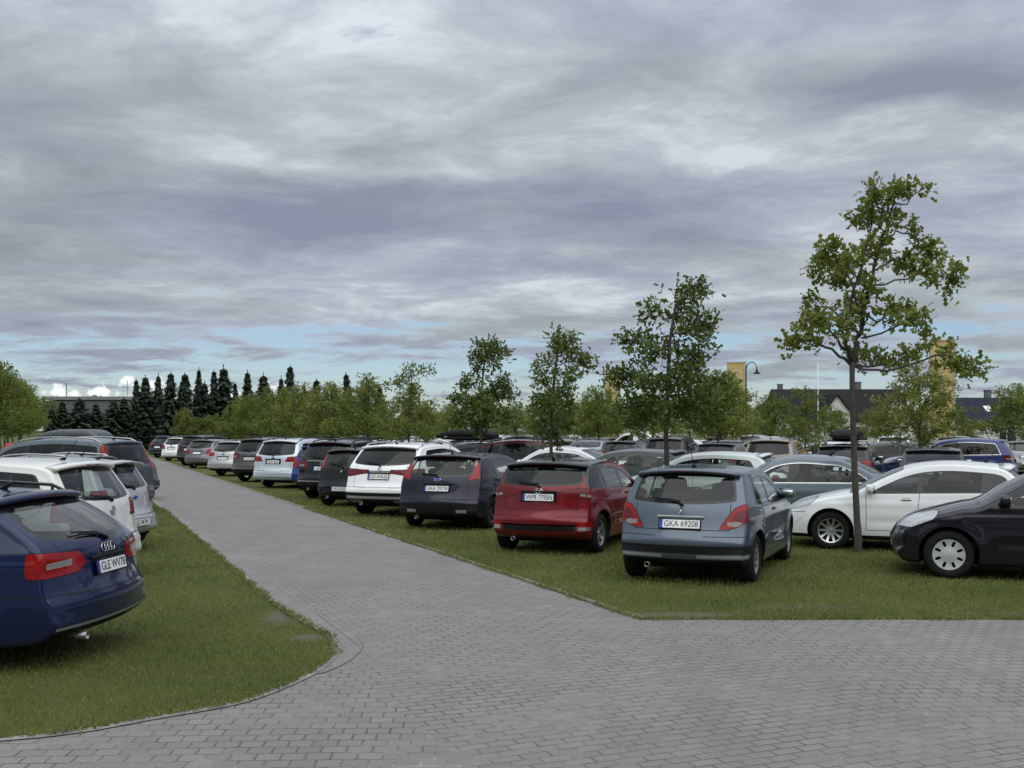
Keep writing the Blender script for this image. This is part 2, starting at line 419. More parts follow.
def wheel_meshes(Rr,rimR,w,style):
    hw=w/2
    tm=MB(); pr=[(rimR-.005,hw-.01),(rimR+.012,hw+.004),(rimR+(Rr-rimR)*.45,hw+.008),(Rr-.03,hw-.002),(Rr-.008,hw-.02),(Rr,hw-.045),(Rr,-hw+.045),(Rr-.008,-hw+.02),(Rr-.03,-hw),(rimR,-hw+.01)]
    tm.lathe(pr,40,'y'); tyre=tm.mesh('tyre',[M['rubber']],True)
    for q in tyre.polygons: pass
    # rim face as a polar sheet with openings
    spok,kind,mat=style
    class G: pass
    n,rs=96,np.linspace(.045,rimR,11)
    def prof(r): t=r/rimR; return hw-.055+.045*t**2.5 if kind!='cap' else hw-.012-.035*t**3*0+.006*np.cos(t*5)
    V=[(0,float(prof(0.)),0)]
    for r in rs:
        for k in range(n):
            a=2*math.pi*k/n; V.append((r*math.cos(a),float(prof(r)),r*math.sin(a)))
    F=[(0,1+(k+1)%n,1+k) for k in range(n)]
    for i in range(len(rs)-1):
        for k in range(n):
            k2=(k+1)%n; a=1+i*n
            F.append((a+k,a+k2,a+n+k2,a+n+k))
    V=np.array(V)
    sh=Shell.__new__(Shell); sh.V=list(map(tuple,V)); sh.F=F; sh.lab=['body']*len(F); sh.E=np.zeros(len(V)); sh.Zn=np.zeros(len(V)); sh.S=np.zeros(len(V)); sh.Nr=np.tile([0,1.,0],(len(V),1)); sh._arr=None
    def hole(X,Y,Z,*_):
        r=np.hypot(X,Z); a=np.arctan2(Z,X); ph=2*math.pi/spok; d=np.abs((a+ph*100)%ph-ph/2) # 0 at centre of opening
        if kind=='cap': g=smax(np.abs(d*r)-.019,np.abs(r-rimR*.70)-rimR*.19,k=.006)
        elif kind=='multi': 
            g=smax(d-(ph/2-.016/np.maximum(r,.03)-.01),rimR*.34-r,r-rimR*.90,k=.006)
        else: g=smax(d-(ph/2-(.020+.012*(1-r/rimR))/np.maximum(r,.03)),rimR*.30-r,r-rimR*.88,k=.008)
        return g
    sh.op('body','hole',hole)
    F2=[q for q,l in zip(sh.F,sh.lab) if l=='body']
    rm=MB(); used=sorted({i for q in F2 for i in q}); mp={u:i for i,u in enumerate(used)}
    VV=np.array(sh.arr()[0])[used]; FF=[tuple(mp[i] for i in q) for q in F2]
    # make outward +y
    P=VV[list(FF[0])]
    rm.add(VV,FF)
    # spoke depth: back copy joined by an inward skirt is left to the drum behind
    edges={}
    for q in FF:
        for a,b in zip(q,q[1:]+q[:1]): edges[(a,b)]=1
    skirt=[(a,b) for (a,b) in edges if (b,a) not in edges]
    o=len(rm.v); bv=[(VV[a][0],VV[a][1]-.025,VV[a][2]) for a,b in skirt]+[(VV[b][0],VV[b][1]-.025,VV[b][2]) for a,b in skirt]; ns=len(skirt)
    rm.v+=bv; rm.f+=[(a,b,o+ns+i,o+i) for i,(a,b) in enumerate(skirt)]; rm.m+=[0]*ns
    rm.lathe([(rimR,hw-.008),(rimR*.97,hw-.03),(rimR*.93,-hw+.02)],40,'y')
    rm.lathe([(.001,hw-.035),(.03,hw-.035),(.034,hw-.055)],20,'y')
    rim=rm.mesh('rim',[mat],False)
    bm_=MB(); bm_.lathe([(.001,-.0),(rimR*.62,0),(rimR*.62,-.03),(rimR*.95,-.035)],32,'y'); brake=bm_.mesh('brake_drum',[M['brake']],False)
    return tyre,rim,brake

def ellipsoid(mb,c,r,mi=0,n=14,m=9,cutx=None):
    vs=[];fs=[]
    for i in range(m+1):
        t=math.pi*i/m
        for k in range(n):
            a=2*math.pi*k/n
            sx=math.sin(t)*math.cos(a); sy=math.sin(t)*math.sin(a); sz=math.cos(t)
            f=lambda u:math.copysign(abs(u)**.65,u)
            vs.append((c[0]+r[0]*f(sx),c[1]+r[1]*f(sy),c[2]+r[2]*f(sz)))
    for i in range(m):
        for k in range(n):
            k2=(k+1)%n; fs.append((i*n+k,(i+1)*n+k,(i+1)*n+k2,i*n+k2))
    mb.add(vs,fs,mi)

def badge_mesh(kind):
    # lies in local yz plane, faces -x ; y to the car's left
    b=MB()
    def ring(cy,cz,ry,rz,t,n=24):
        b.tube([(0,cy+ry*math.cos(2*math.pi*k/n),cz+rz*math.sin(2*math.pi*k/n)) for k in range(n+1)],t,6,cap=False)
    if kind=='rings':
        for k in range(4): ring((k-1.5)*.052,0,.036,.036,.0055)
    elif kind=='roundel':
        ring(0,0,.055,.055,.006)
        b.tube([(0,.026,.044),(0,0,.004),(0,-.026,.044)],.006,6); b.tube([(0,.046,.02),(0,.022,-.046),(0,0,-.004),(0,-.022,-.046),(0,-.046,.02)],.006,6)
    elif kind=='slanted':
        ring(0,0,.07,.04,.006); b.tube([(0,.038,-.03),(0,.022,.032)],.007,6); b.tube([(0,-.022,-.032),(0,-.038,.03)],.007,6); b.tube([(0,.028,-.008),(0,-.028,.008)],.007,6)
    elif kind=='oval':
        b.lathe([(.001,-.006),(.05,-.006),(.056,0)],24,'x',mi=1); v=np.array(b.v); v[:,1]*=1.25; v[:,2]*=.55; b.v=[tuple(q) for q in v]; ring(0,0,.07,.031,.005)
    elif kind=='diamond':
        b.tube([(0,0,.06),(0,.035,0),(0,0,-.06),(0,-.035,0),(0,0,.06)],.011,6)
    elif kind=='star':
        ring(0,0,.05,.05,.005)
        for a in (90,210,330): b.tube([(0,0,0),(0,.047*math.cos(R(a)),.047*math.sin(R(a)))],[.010,.003],6)
    else: # rearing animal silhouette, small cast emblem
        pts=[(.020,-.05),(.006,-.012),(.024,.004),(.022,.014),(.000,.020),(.010,.040),(-.008,.052),(-.026,.040),(-.016,.010),(-.022,-.02),(-.034,-.05),(-.018,-.05),(-.008,-.024),(.006,-.05)]
        n=len(pts); vs=[(-.006,y,z) for y,z in pts]+[(.004,y,z) for y,z in pts]; fs=[tuple(range(n)),tuple(range(n,2*n))[::-1]]+[(i,(i+1)%n,n+(i+1)%n,n+i) for i in range(n)]
        b.add(vs,fs)
    return b.mesh('badge',[M['chrome'],M['plateblue']],True)

_wheel_cache={}
def make_model(p):
    """returns list of parts: dict(name, mesh, parent, loc, rot, lod, label)"""
    sh=Shell(p); Lc,W,ro,wb,Rr=p['L'],p['W'],p['ro'],p['wb'],p['R']
    fa=ro+wb; Ra=Rr+p.get('gap',.055)
    s=sh
    arch=lambda xc:(lambda X,Y,Z,E,Q,S: np.hypot(X-xc,Z-Rr)-Ra)
    inner=W/2-.30
    for xc in (ro,fa):
        s.op('body','void',arch(xc),lambda X,Y,Z,E,Q,S: inner-Y)
    # flat cladding ring on tall models
    if p.get('cladarch'):
        for xc in (ro,fa):
            s.op('body','clad',lambda X,Y,Z,E,Q,S,xc=xc: np.hypot(X-xc,Z-Rr)-Ra-.055,lambda X,Y,Z,E,Q,S: inner-Y)
    # side glass
    rim=s.rim
    dsil=lambda X,Z: -sdf(X,Z,rim[::2])
    (qx0,qz0),(qx1,qz1)=p['cpil']    # rear limit line, bottom -> top
    qn=np.array([qz1-qz0,-(qx1-qx0)]); qn=qn/np.linalg.norm(qn)  # points forward
    def G(X,Y,Z,E,Q,S):
        d=dsil(X,Z); mm=p.get('wm',.115)
        g=smax(s.belt(X)+.012-Z,mm-d,-((X-qx0)*qn[0]+(Z-qz0)*qn[1]),X-(p['sb'][0]-p.get('aw',.38)),k=.018)
        return np.maximum(g,(1.4-Q)*.06)
    s.op('body','side_trim',lambda *a:G(*a)-.020)
    xB=p['xB']; xC=p.get('xC'); panes=[]
    til=lambda X,Z:X+.10*(Z-1.0)
    lim=[(xB+.045,9)]
    if xC is None: lim+=[(-9,xB-.045)]
    else: lim+=[(xC+.03,xB-.045)]+([(-9,xC-.03)] if not p.get('noquarter') else [])
    for i,(a,b) in enumerate(lim):
        s.op('side_trim','pane%d'%i,G,lambda X,Y,Z,E,Q,S,a=a:a-til(X,Z),lambda X,Y,Z,E,Q,S,b=b:til(X,Z)-b)
        if any(l=='pane%d'%i for l in s.lab): panes.append('pane%d'%i)
    if p.get('chrome_dlo'): s.op('side_trim','dlo_strip',lambda *a:-(G(*a)-.004))
    # rear glass
    rb,rt=p['rb'],p['rt']; zlo=rb[1]+p.get('rg0',.02); zhi=rt[1]-p.get('rg1',.01); em=p.get('rge',.035)
    def RG(X,Y,Z,E,Q,S):
        bowz=p.get('rgbow',.05)*(Y/.6)**2
        g=smax(em-E,(zlo+bowz*.6)-Z,Z-zhi+bowz*.4,X-(rt[0]+.15),rb[0]-.15-X,k=.022)
        return np.where(Q>.6,9,g)
    s.op('body','rear_trim',RG)
    s.op('rear_trim','rear_glass',lambda *a:RG(*a)+.035)
    st,sb=p['st'],p['sb']
    def WG(X,Y,Z,E,Q,S):
        g=smax(.05-E,X-(sb[0]-.03+.0*Y),(st[0]-.02)-X-.10*(Y/.6)**2*0,k=.02); return np.where((Q>.6)|(Z<.8),9,g)
    s.op('body','front_trim',WG)
    s.op('front_trim','front_glass',lambda *a:WG(*a)+.03)
    # lamps
    for nm,poly,xl in p['tail']:
        s.op(('body',),nm,lambda X,Y,Z,E,Q,S,poly=poly,xl=xl:smax(sdf(Y,Z,poly)-.012,X-xl,k=.012))
    for nm,poly,xl in p.get('tail2',[]):
        s.op(('tail','tail_dark'),nm,lambda X,Y,Z,E,Q,S,poly=poly,xl=xl:smax(sdf(Y,Z,poly)-.008,X-xl,k=.008))
    for nm,poly,xl in p['tail']:
        s.op(('body',),'gap',lambda X,Y,Z,E,Q,S,poly=poly,xl=xl:smax(sdf(Y,Z,poly)-.012,X-xl,k=.012)-.007)
    hp=p['head']
    s.op('body','head',lambda X,Y,Z,E,Q,S:smax(sdf(X-Lc,Z,hp)-.015,.36-Y,k=.012))
    # grille and lower intake
    s.op('body','gap',lambda X,Y,Z,E,Q,S:smax(sdf(X-Lc,Z,hp)-.015,.36-Y,k=.012)-.006)
    gz=p.get('grille',(.50,.66)); s.op('body','grille',lambda X,Y,Z,E,Q,S:smax(gz[0]-Z,Z-gz[1],Y-.42,Lc-.5-X,k=.02))
    s.op('body','grille',lambda X,Y,Z,E,Q,S:smax(.27-Z,Z-.36,Y-.5,Lc-.5-X,k=.02))
    # two-tone roof
    s.op('body','roof',lambda X,Y,Z,E,Q,S:(st[1]-.30)-Z,lambda X,Y,Z,E,Q,S:-E-.02,lambda X,Y,Z,E,Q,S:rt[0]-.05-X,lambda X,Y,Z,E,Q,S:X-st[0]-.08)
    if p.get('darkpillars'):
        s.op('body','side_trim',lambda X,Y,Z,E,Q,S:s.belt(X)+.0-Z,lambda X,Y,Z,E,Q,S:np.where(Q>0,-1,1)+0*X,lambda X,Y,Z,E,Q,S:X-(qx0+.6))
    # cladding along the bottom
    zc=p.get('clad_z',.24); rzc=p.get('clad_rear',zc)
    s.op('body','clad',lambda X,Y,Z,E,Q,S:Z-(zc+(rzc-zc)*(1-sstep(.30,.5,X))-.0*Y))
    # strips
    for (z0,z1,y0,y1,xl,dst) in p.get('strips',[]):
        s.op(('body','clad'),dst,lambda X,Y,Z,E,Q,S:z0-Z,lambda X,Y,Z,E,Q,S:Z-z1,lambda X,Y,Z,E,Q,S:y0-Y,lambda X,Y,Z,E,Q,S:Y-y1,lambda X,Y,Z,E,Q,S:X-xl)
    # panel gaps
    h=.0045
    def band(g,*lims):
        s.op(('body',),'gap',lambda *a:g(*a)-h,lambda *a:-g(*a)-h,*lims)
    side=lambda X,Y,Z,E,Q,S:np.where(Q>.9,-1.0,1.0)
    blim=lambda X,Y,Z,E,Q,S:Z-s.belt(X)
    slim=lambda X,Y,Z,E,Q,S:.33-Z
    xA=sb[0]-.30
    band(lambda X,Y,Z,E,Q,S:til(X,Z)-.0-xB,side,blim,slim)
    band(lambda X,Y,Z,E,Q,S:X+.28*(Z-.9)*0-xA-.10*(Z-.6)**2,side,blim,slim)
    if xC is not None or p.get('doors',4)>2:
        xr=ro+Ra+.02
        band(lambda X,Y,Z,E,Q,S:X-(xr+(p['cpil'][0][0]+.02-xr)*sstep(.55,s.belt(X),Z)),side,blim,slim)
    band(lambda X,Y,Z,E,Q,S:Z-.335,side,lambda X,Y,Z,E,Q,S:(ro+Ra+.02)-X,lambda X,Y,Z,E,Q,S:X-xA)
    # tailgate outline
    hg=p.get('hatch',(.62,bz_(p)+.05)); hw_,hz_=hg
    if 'deck' not in p:
        band(lambda X,Y,Z,E,Q,S:Y-hw_-.02*(Z-1)*0,lambda X,Y,Z,E,Q,S:hz_-Z,lambda X,Y,Z,E,Q,S:Z-zlo-.02,lambda X,Y,Z,E,Q,S:X-1.0)
        band(lambda X,Y,Z,E,Q,S:Z-hz_-.0*Y,lambda X,Y,Z,E,Q,S:Y-hw_,lambda X,Y,Z,E,Q,S:X-1.0)
    # bumper joint
    band(lambda X,Y,Z,E,Q,S:Z-(bz_(p)-.005),lambda X,Y,Z,E,Q,S:.30-Y if 'deck' not in p else hw_-Y,lambda X,Y,Z,E,Q,S:X-(ro-Ra-.02))
    band(lambda X,Y,Z,E,Q,S:Z-.60,side,lambda X,Y,Z,E,Q,S:fa+Ra+.02-X)
    # bonnet shut line
    band(lambda X,Y,Z,E,Q,S:E-.10,lambda X,Y,Z,E,Q,S:sb[0]+.10-X,lambda X,Y,Z,E,Q,S:.65-Z)
    # fuel flap on the right flank is drawn on both, small
    parts=[]
    def add(name,me,lod=2,parent=None,loc=(0,0,0),rot=(0,0,0),label=None):
        if me is None: return None
        parts.append(dict(name=name,mesh=me,lod=lod,parent=parent,loc=loc,rot=rot,label=label)); return len(parts)-1
    PA=M['alloy']  # placeholder for paint slot
    body=add('body',s.extract('body',['body','gap','roof'],[PA,M['gap'],PA]),3)
    add('lower_cladding',s.extract('lower_cladding',['clad'],[M['black']]),3)
    add('window_frame',s.extract('window_frame',['side_trim','rear_trim','front_trim'],[M['trim']]),3)
    if p.get('chrome_dlo'):
        for sd in ('left','right'): add('chrome_strip',s.extract('chrome_strip',['dlo_strip'],[M['chrome']],sd),3)
    if any(l=='chrome' for l in s.lab): add('chrome_strip',s.extract('chrome_strip',['chrome'],[M['strip']]),3)
    gs=M[p.get('glass','mid')]; gf=M[p.get('gfront','mid')]
    for sd in ('left','right'):
        for i,l in enumerate(panes): add('side_window',s.extract('side_window',[l],[gf if i==0 else gs],sd,.004),3)
    add('rear_window',s.extract('rear_window',['rear_glass'],[M[p.get('grear',p.get('glass','mid'))]],'both',.003),3)
    add('windscreen',s.extract('windscreen',['front_glass'],[gf],'both',.003),3)
    for sd in ('left','right'):
        t=add('tail_light',s.extract('tail_light',['tail','tail_dark','tail_clear'],[M['red'],M['darkred'],M['clearlens']],sd,-.003),3)
        add('headlight',s.extract('headlight',['head'],[M['headlens']],sd,-.003),3)
        add('bumper_reflector',s.extract('bumper_reflector',['refl','lampc'],[M['red'],M['clearlens']],sd,-.002),1)
    add('grille',s.extract('grille',['grille'],[M['black']],'both',.01),2)
    # wheel wells and underside
    for xc in (ro,fa):
        for sg in (1,-1):
            wm=MB()
            n=24; vs=[];fs=[]
            for k in range(n+1):
                a=math.pi*(k/n)*1.16-.08*math.pi; x=xc+(Ra-.001)*math.cos(a); z=Rr+(Ra-.001)*math.sin(a); z=max(z,.12)
                yo=float(s.W0(np.array([x]),np.array([z]))[0])-.012
                vs+=[(x,sg*yo,z),(x,sg*inner,z),(xc,sg*inner,Rr)]
            for k in range(n):
                i=3*k; fs+=[(i,i+3,i+4,i+1),(i+1,i+4,i+5)]
            wm.add(vs,fs); add('wheel_well',wm.mesh('wheel_well',[M['well']]),3)
    # wheels
    st_=p['wheel']; wkey=(Rr,p['rimR'],p.get('tw',.205),st_[0],st_[1],st_[2].name)
    if wkey not in _wheel_cache: _wheel_cache[wkey]=wheel_meshes(Rr,p['rimR'],p.get('tw',.205),st_)
    ty,ri,br=_wheel_cache[wkey]; tw=p.get('tw',.205)
    for xc in (ro,fa):
        for sg in (1,-1):
            yy=sg*(W/2-.035-tw/2); rot=(0,0,0 if sg>0 else math.pi)
            w=add('wheel',ty,3,None,(xc,yy,Rr),rot)
            add('rim',ri,3,w); add('brake_drum',br,1,w)
    # spoiler
    if p.get('spoiler',True):
        sp=MB(); ww=float(np.interp(rt[0],s.C[:int(np.argmax(s.C[:,1]))][::-1][:,0][::-1],s.We[:int(np.argmax(s.C[:,1]))]))if False else None
        i0=int(np.argmin(np.hypot(s.C[:,0]-rt[0],s.C[:,1]-rt[1]))); wy=s.We[i0]+.005
        n=17; vs=[];fs=[]; ln=p.get('splen',.10)
        for k in range(n):
            y=(k/(n-1)*2-1)*wy; q=abs(y)/s.We[i0]
            xt=rt[0]+.16; zt=s.topz(xt,y)+.004
            xe=rt[0]-ln+.09*q**2.2; ze=rt[1]+.035-s.b[i0]*q**2.2*.6
            xm=rt[0]-.02+.07*q**2.2; zm=(zt+ze)/2+.014
            vs+=[(xt,y,zt),(xm,y,zm),(xe,y,ze),(xe+.012,y,ze-.028),(rt[0]+.04+.06*q**2.2,y,ze-.05-.02*q)]
        for k in range(n-1):
            for j in range(4):
                a=k*5+j; fs.append((a,a+1,a+6,a+5))
            fs.append((k*5+4,k*5,k*5+5,k*5+9))
        fs.append((0,4,3,2,1)); fs.append(tuple((n-1)*5+j for j in range(5)))
        # winding: top faces up
        P=np.array(vs); f0=fs[0]; nn=np.cross(P[f0[1]]-P[f0[0]],P[f0[2]]-P[f0[0]])
        if nn[2]<0: fs=[f[::-1] for f in fs]
        sp.add(vs,fs); me=sp.mesh('spoiler',[PA],True); 
        add('spoiler',me,3)
        bl=MB(); i=rt[0]-ln+.014; bl.box((i-.001,0,rt[1]+.020),(.012,.30,.018),0,bev=.004); add('brake_light',bl.mesh('brake_light',[M['darkred']]),1)
    # mirrors
    xm=p['sb'][0]-.36; zm=float(s.belt(np.array([xm]))[()] if np.ndim(s.belt(np.array([xm])))==0 else s.belt(np.array([xm]))[0])+.085
    ym=float(s.W0(np.array([xm]),np.array([zm]))[0])
    for sg in (1,-1):
        mm=MB(); ellipsoid(mm,(0,sg*.10,0),(.07,.095,.068),0)
        mm.tube([(.03,sg*-.06,-.05),(.01,sg*.05,-.045)],[.035,.03],8,1); mm.box((-.062,sg*.10,0),(.012,.15,.095),2,bev=.004)
        add('wing_mirror',mm.mesh('wing_mirror',[PA,M['black'],M['chrome']],True),2,None,(xm,sg*(ym+.005),zm))
    # handles
    hz=s.belt(np.array([xB]))[0]-.10
    hs=[xB+.20]+([p['cpil'][0][0]+.30] if p.get('doors',4)>2 else [])
    for sg in (1,-1):
        for hx in hs:
            yy=float(s.W0(np.array([hx]),np.array([hz]))[0])
            hm=MB(); hm.box((0,0,0),(.17,.022,.026),0,bev=.009); hm.box((0,-sg*.012,-.004),(.13,.006,.05),1,bev=.002)
            add('door_handle',hm.mesh('door_handle',[PA,M['gap']],False),1,None,(hx,sg*(yy+.014),hz))
    # plate
    pz=p['plate']; e=1e-2; x0=s.rearx(pz)-.016; sl=math.atan2(s.rearx(pz+.05)-s.rearx(pz-.05),.10)
    if pz<bz_(p)-.05: sl=0
    pl=MB(); pl.box((0,0,0),(.010,.535,.125),1,bev=.004); pl.box((-.007,-.02,0),(.004,.47,.105),0,bev=.002); pl.box((-.007,.236,0),(.004,.038,.105),2,bev=.002)
    # recess panel behind
    add('number_plate',pl.mesh('number_plate',[M['plate'],M['black'],M['plateblue']]),3,None,(x0,0,pz),(0,sl,0))
    parts[-1]['plate']=True
    if pz>bz_(p):
        gx=s.rearx(pz+.085)-.006; gm=MB(); gm.box((gx,0,pz+.088),(.030,.60,.030),0,bev=.008); gm.box((gx+.012,0,pz-.002),(.012,.60,.155),1,bev=.004,rot=np.array([[math.cos(sl),0,math.sin(sl)],[0,1,0],[-math.sin(sl),0,math.cos(sl)]]))
        add('plate_surround',gm.mesh('plate_surround',[M[p.get('garnish','black')],M['black']]),2)
    # wiper
    if p.get('wiper',True):
        wz=zlo+.045; a=[(s.rearx(zlo-.01)-.02,-.02,zlo-.01),(s.rearx(zlo+.04)-.03,.06,zlo+.035),(s.rearx(zlo+.06)-.022,.34,zlo+.055)]
        wp=MB(); wp.tube(a,[.020,.013,.007],6); wp.tube([(s.rearx(zlo+.05)-.012,.02,zlo+.045),(s.rearx(zlo+.075)-.014,.40,zlo+.075)],.008,6)
        add('rear_wiper',wp.mesh('rear_wiper',[M['black']],True),2)
    # badge
    bz2=p.get('badge_z'); 
    if bz2: add('badge',badge_mesh(p['badge']),2,None,(s.rearx(bz2)-.010,0,bz2),(0,math.atan2(s.rearx(bz2+.05)-s.rearx(bz2-.05),.1),0))
    # antenna
    ax=rt[0]+p.get('antx',.30); an=MB(); az=s.topz(ax)
    if p.get('ant','rod')=='rod':
        an.tube([(ax+.05,0,az-.005),(ax,0,az+.03)],[.035,.018],8); an.tube([(ax,0,az+.03),(ax-.16,0,az+.26)],[.006,.0035],6)
    else:
        an.tube([(ax+.08,0,az-.01),(ax+.02,0,az+.04),(ax-.04,0,az+.065)],[.03,.020,.006],8)
    add('antenna',an.mesh('antenna',[M['black']],True),2)
    # roof rails
    if p.get('rails'):
        for sg in (1,-1):
            xs=np.linspace(rt[0]+.12,st[0]-.10,12); i1=[int(np.argmin(np.abs(s.C[:,0]-x)+(s.nin[:,1]>-.3)*9)) for x in xs]
            pt=[(x,sg*(s.We[i]-.01),s.topz(x,s.We[i]-.01)+(.055 if 0<k<11 else .0)) for k,(x,i) in enumerate(zip(xs,i1))]
            rl=MB(); rl.tube(pt,.016,8); 
            for k in (1,6,10): rl.tube([pt[k],(pt[k][0],pt[k][1],pt[k][2]-.06)],.014,6)
            add('roof_rail',rl.mesh('roof_rail',[M[p['rails']]],True),2)
    # exhaust
    ex=MB(); ex.lathe([(.032,.10),(.034,0),(.028,.0),(.027,.09)],14,'x',(.07,.42,p.get('c',.19)+.05)); add('exhaust_pipe',ex.mesh('exhaust_pipe',[M['steel']],True),1)
    # cabin
    it=MB(); it.box((Lc*.5-.1,0,.45),(Lc*.62,W-.32,.08)); it.box((sb[0]-.35,0,sb[1]-.20),(.45,W-.34,.26),bev=.06)
    it.box((rt[0]*.5+.42,0,s.p['zb'][1]-.12),(.55,W-.42,.03)); add('dashboard',it.mesh('dashboard',[M['inside']]),2)
    stw=MB(); cx=sb[0]-.68; cz=sb[1]-.06; stw.tube([(cx+.06*math.sin(a),.36+.18*math.cos(a),cz+.17*math.sin(a)) for a in np.linspace(0,2*math.pi,17)],.014,6,cap=False); stw.tube([(cx,.36,cz),(cx+.3,.36,cz-.1)],.03,6)
    add('steering_wheel',stw.mesh('steering_wheel',[M['inside']],True),1)
    fx=(xB-.05)
    def seat(x,y,w):
        q=MB(); a=R(14); rot=np.array([[math.cos(a),0,-math.sin(a)],[0,1,0],[math.sin(a),0,math.cos(a)]])
        q.box((x+.28,y,.60),(.50,w,.16),bev=.05); q.box((x-.08,y,.86),(.13,w,.60),rot=rot,bev=.05)
        if w<.7: q.box((x-.175,y,1.20),(.09,.27,.17),rot=rot,bev=.04)
        else:
            for yy in (-.34,.34): q.box((x-.165,y+yy,1.17),(.08,.24,.13),rot=rot,bev=.03)
        return q.mesh('seat',[M['seat']],False)
    add('seat',seat(fx,.37,.50),2); add('seat',seat(fx,-.37,.50),2); add('seat',seat(max(ro+.38,fx-1.0),0,1.22),2)
    add('underbody',None)
    ub=MB(); ub.box((Lc*.5,0,p.get('c',.19)+.03),(Lc-.9,W-.62,.10)); 
    for xc in (ro,fa): ub.tube([(xc,-W/2+.2,Rr),(xc,W/2-.2,Rr)],.04,8)
    add('underbody',ub.mesh('underbody',[M['well']]),2)
    if p.get('bars'):
        for x in (xB+.35,xB-.45):
            zt=s.topz(x,.3)+.075; bb=MB(); bb.box((x,0,zt),(.06,W*.70,.022),bev=.008)
            for sg in (1,-1): bb.box((x,sg*W*.335,zt-.05),(.07,.05,.11),bev=.01)
            add('roof_bar',bb.mesh('roof_bar',[M['steel']]),3)
    return dict(p=p,parts=parts,org=ro+wb/2,top=float(s.C[:,1].max()),rearx=s.rearx)
def bz_(p): return p.get('bz',.60)

_plates={}
def place_car(model,colr,axle,heading,label,cat='car',group=None,lod=1,plate=None,roof=None,metal=.25,rough=.38,name='parked_car',swap=None,extra=None,psx=1.0,spoiler_paint=None):
    """axle: ground point under the middle of the rear axle; heading in degrees clockwise from +Y.
    lod 1 keeps every part, 2 drops small ones, 3 keeps the big ones"""
    th=R(heading); d=np.array([math.sin(th),math.cos(th)])
    loc=np.array(axle)+d*model['p']['wb']/2
    root=empty(name,(loc[0],loc[1],0),R(90-heading)); tag(root,label,cat,group)
    pm=paint(colr,metal,rough); rm=paint(roof,metal,rough) if roof else pm; objs={}
    for i,q in enumerate(model['parts']):
        if q['lod']<lod: continue
        par=objs.get(q['parent']) if q['parent'] is not None else root
        loc=q['loc'] if q['parent'] is not None else (q['loc'][0]-model['org'],q['loc'][1],q['loc'][2])
        o=link(q['name'],q['mesh'],par,loc,q['rot']); objs[i]=o
        if q['label']: o['label']=q['label']
        if q['name'] in ('body','spoiler','wing_mirror','door_handle'):
            o.material_slots[0].link='OBJECT'; o.material_slots[0].material=pm
            if q['name']=='body' : o.material_slots[2].link='OBJECT'; o.material_slots[2].material=rm
            if q['name']=='spoiler': o.material_slots[0].material=spoiler_paint or rm
        if swap and q['name'] in swap:
            o.material_slots[0].link='OBJECT'; o.material_slots[0].material=M[swap[q['name']]]
        if q.get('plate') and plate:
            if plate not in _plates: _plates[plate]=text_mesh(plate,.105,.002,.80)
            t=link('plate_lettering',_plates[plate],o,(-.0095,-.02,0),(R(90),0,R(-90)))
            w=max(v.co.x for v in t.data.vertices)-min(v.co.x for v in t.data.vertices)
            t.scale=(min(1.15,.43/w),1,1)
    return root
# ------------------------------------------------------------------ car kinds
AL5=(5,'spoke',M['alloy']); AL10=(10,'multi',M['alloy']); ALD=(5,'spoke',M['alloy_dark']); CAP=(8,'cap',M['cap']); AL7=(7,'spoke',M['alloy'])
BASE=dict(c=.19,R=.31,rimR=.20,wheel=AL5,xC=None,tail=[('tail',[(.56,.76),(.56,.96),(1.1,1.0),(1.1,.76)],.34)],
  head=[(-.10,.60),(-.16,.70),(-.72,.82),(-.66,.70),(-.20,.58)],plate=.78,badge='oval',badge_z=.93)
def mk(**k):
    p=dict(BASE); p.update(k); p.setdefault('pk',(p['rt'][0]+p['st'][0])*.5+.1); return p
SPEC={}
# small three-door hatch with leaf shaped lamps
SPEC['three_door']=mk(L=4.03,W=1.75,H=1.47,ro=.70,wb=2.54,rb=(.17,.98),rt=(.50,1.385),st=(2.22,1.37),sb=(3.05,.985),hf=(3.78,.74),zb=(.93,1.0),
  xB=1.62,cpil=((.80,1.0),(1.00,1.40)),doors=2,bz=.62,tail=[('tail',[(.50,.715),(.665,.955),(.75,.99),(1.1,.99),(1.1,.89),(.78,.80),(.66,.73)],.38)],
  tail2=[('tail_dark',[(.63,.82),(.69,.925),(1.0,.94),(1.0,.87),(.72,.79)],.5),('tail_clear',[(.60,.755),(.625,.79),(.70,.785),(.68,.755)],.5)],
  plate=.76,badge='lion',badge_z=.925,garnish='strip',hatch=(.60,.69),strips=[(.345,.385,.22,1.2,.55,'chrome'),(.40,.50,-1,1.2,.50,'clad')],clad_z=.23,clad_rear=.33,glass='glass',grear='glass',gfront='glass',wheel=AL10,rge=.05,
  head=[(-.12,.62),(-.16,.72),(-.95,.90),(-.80,.76),(-.25,.60)])
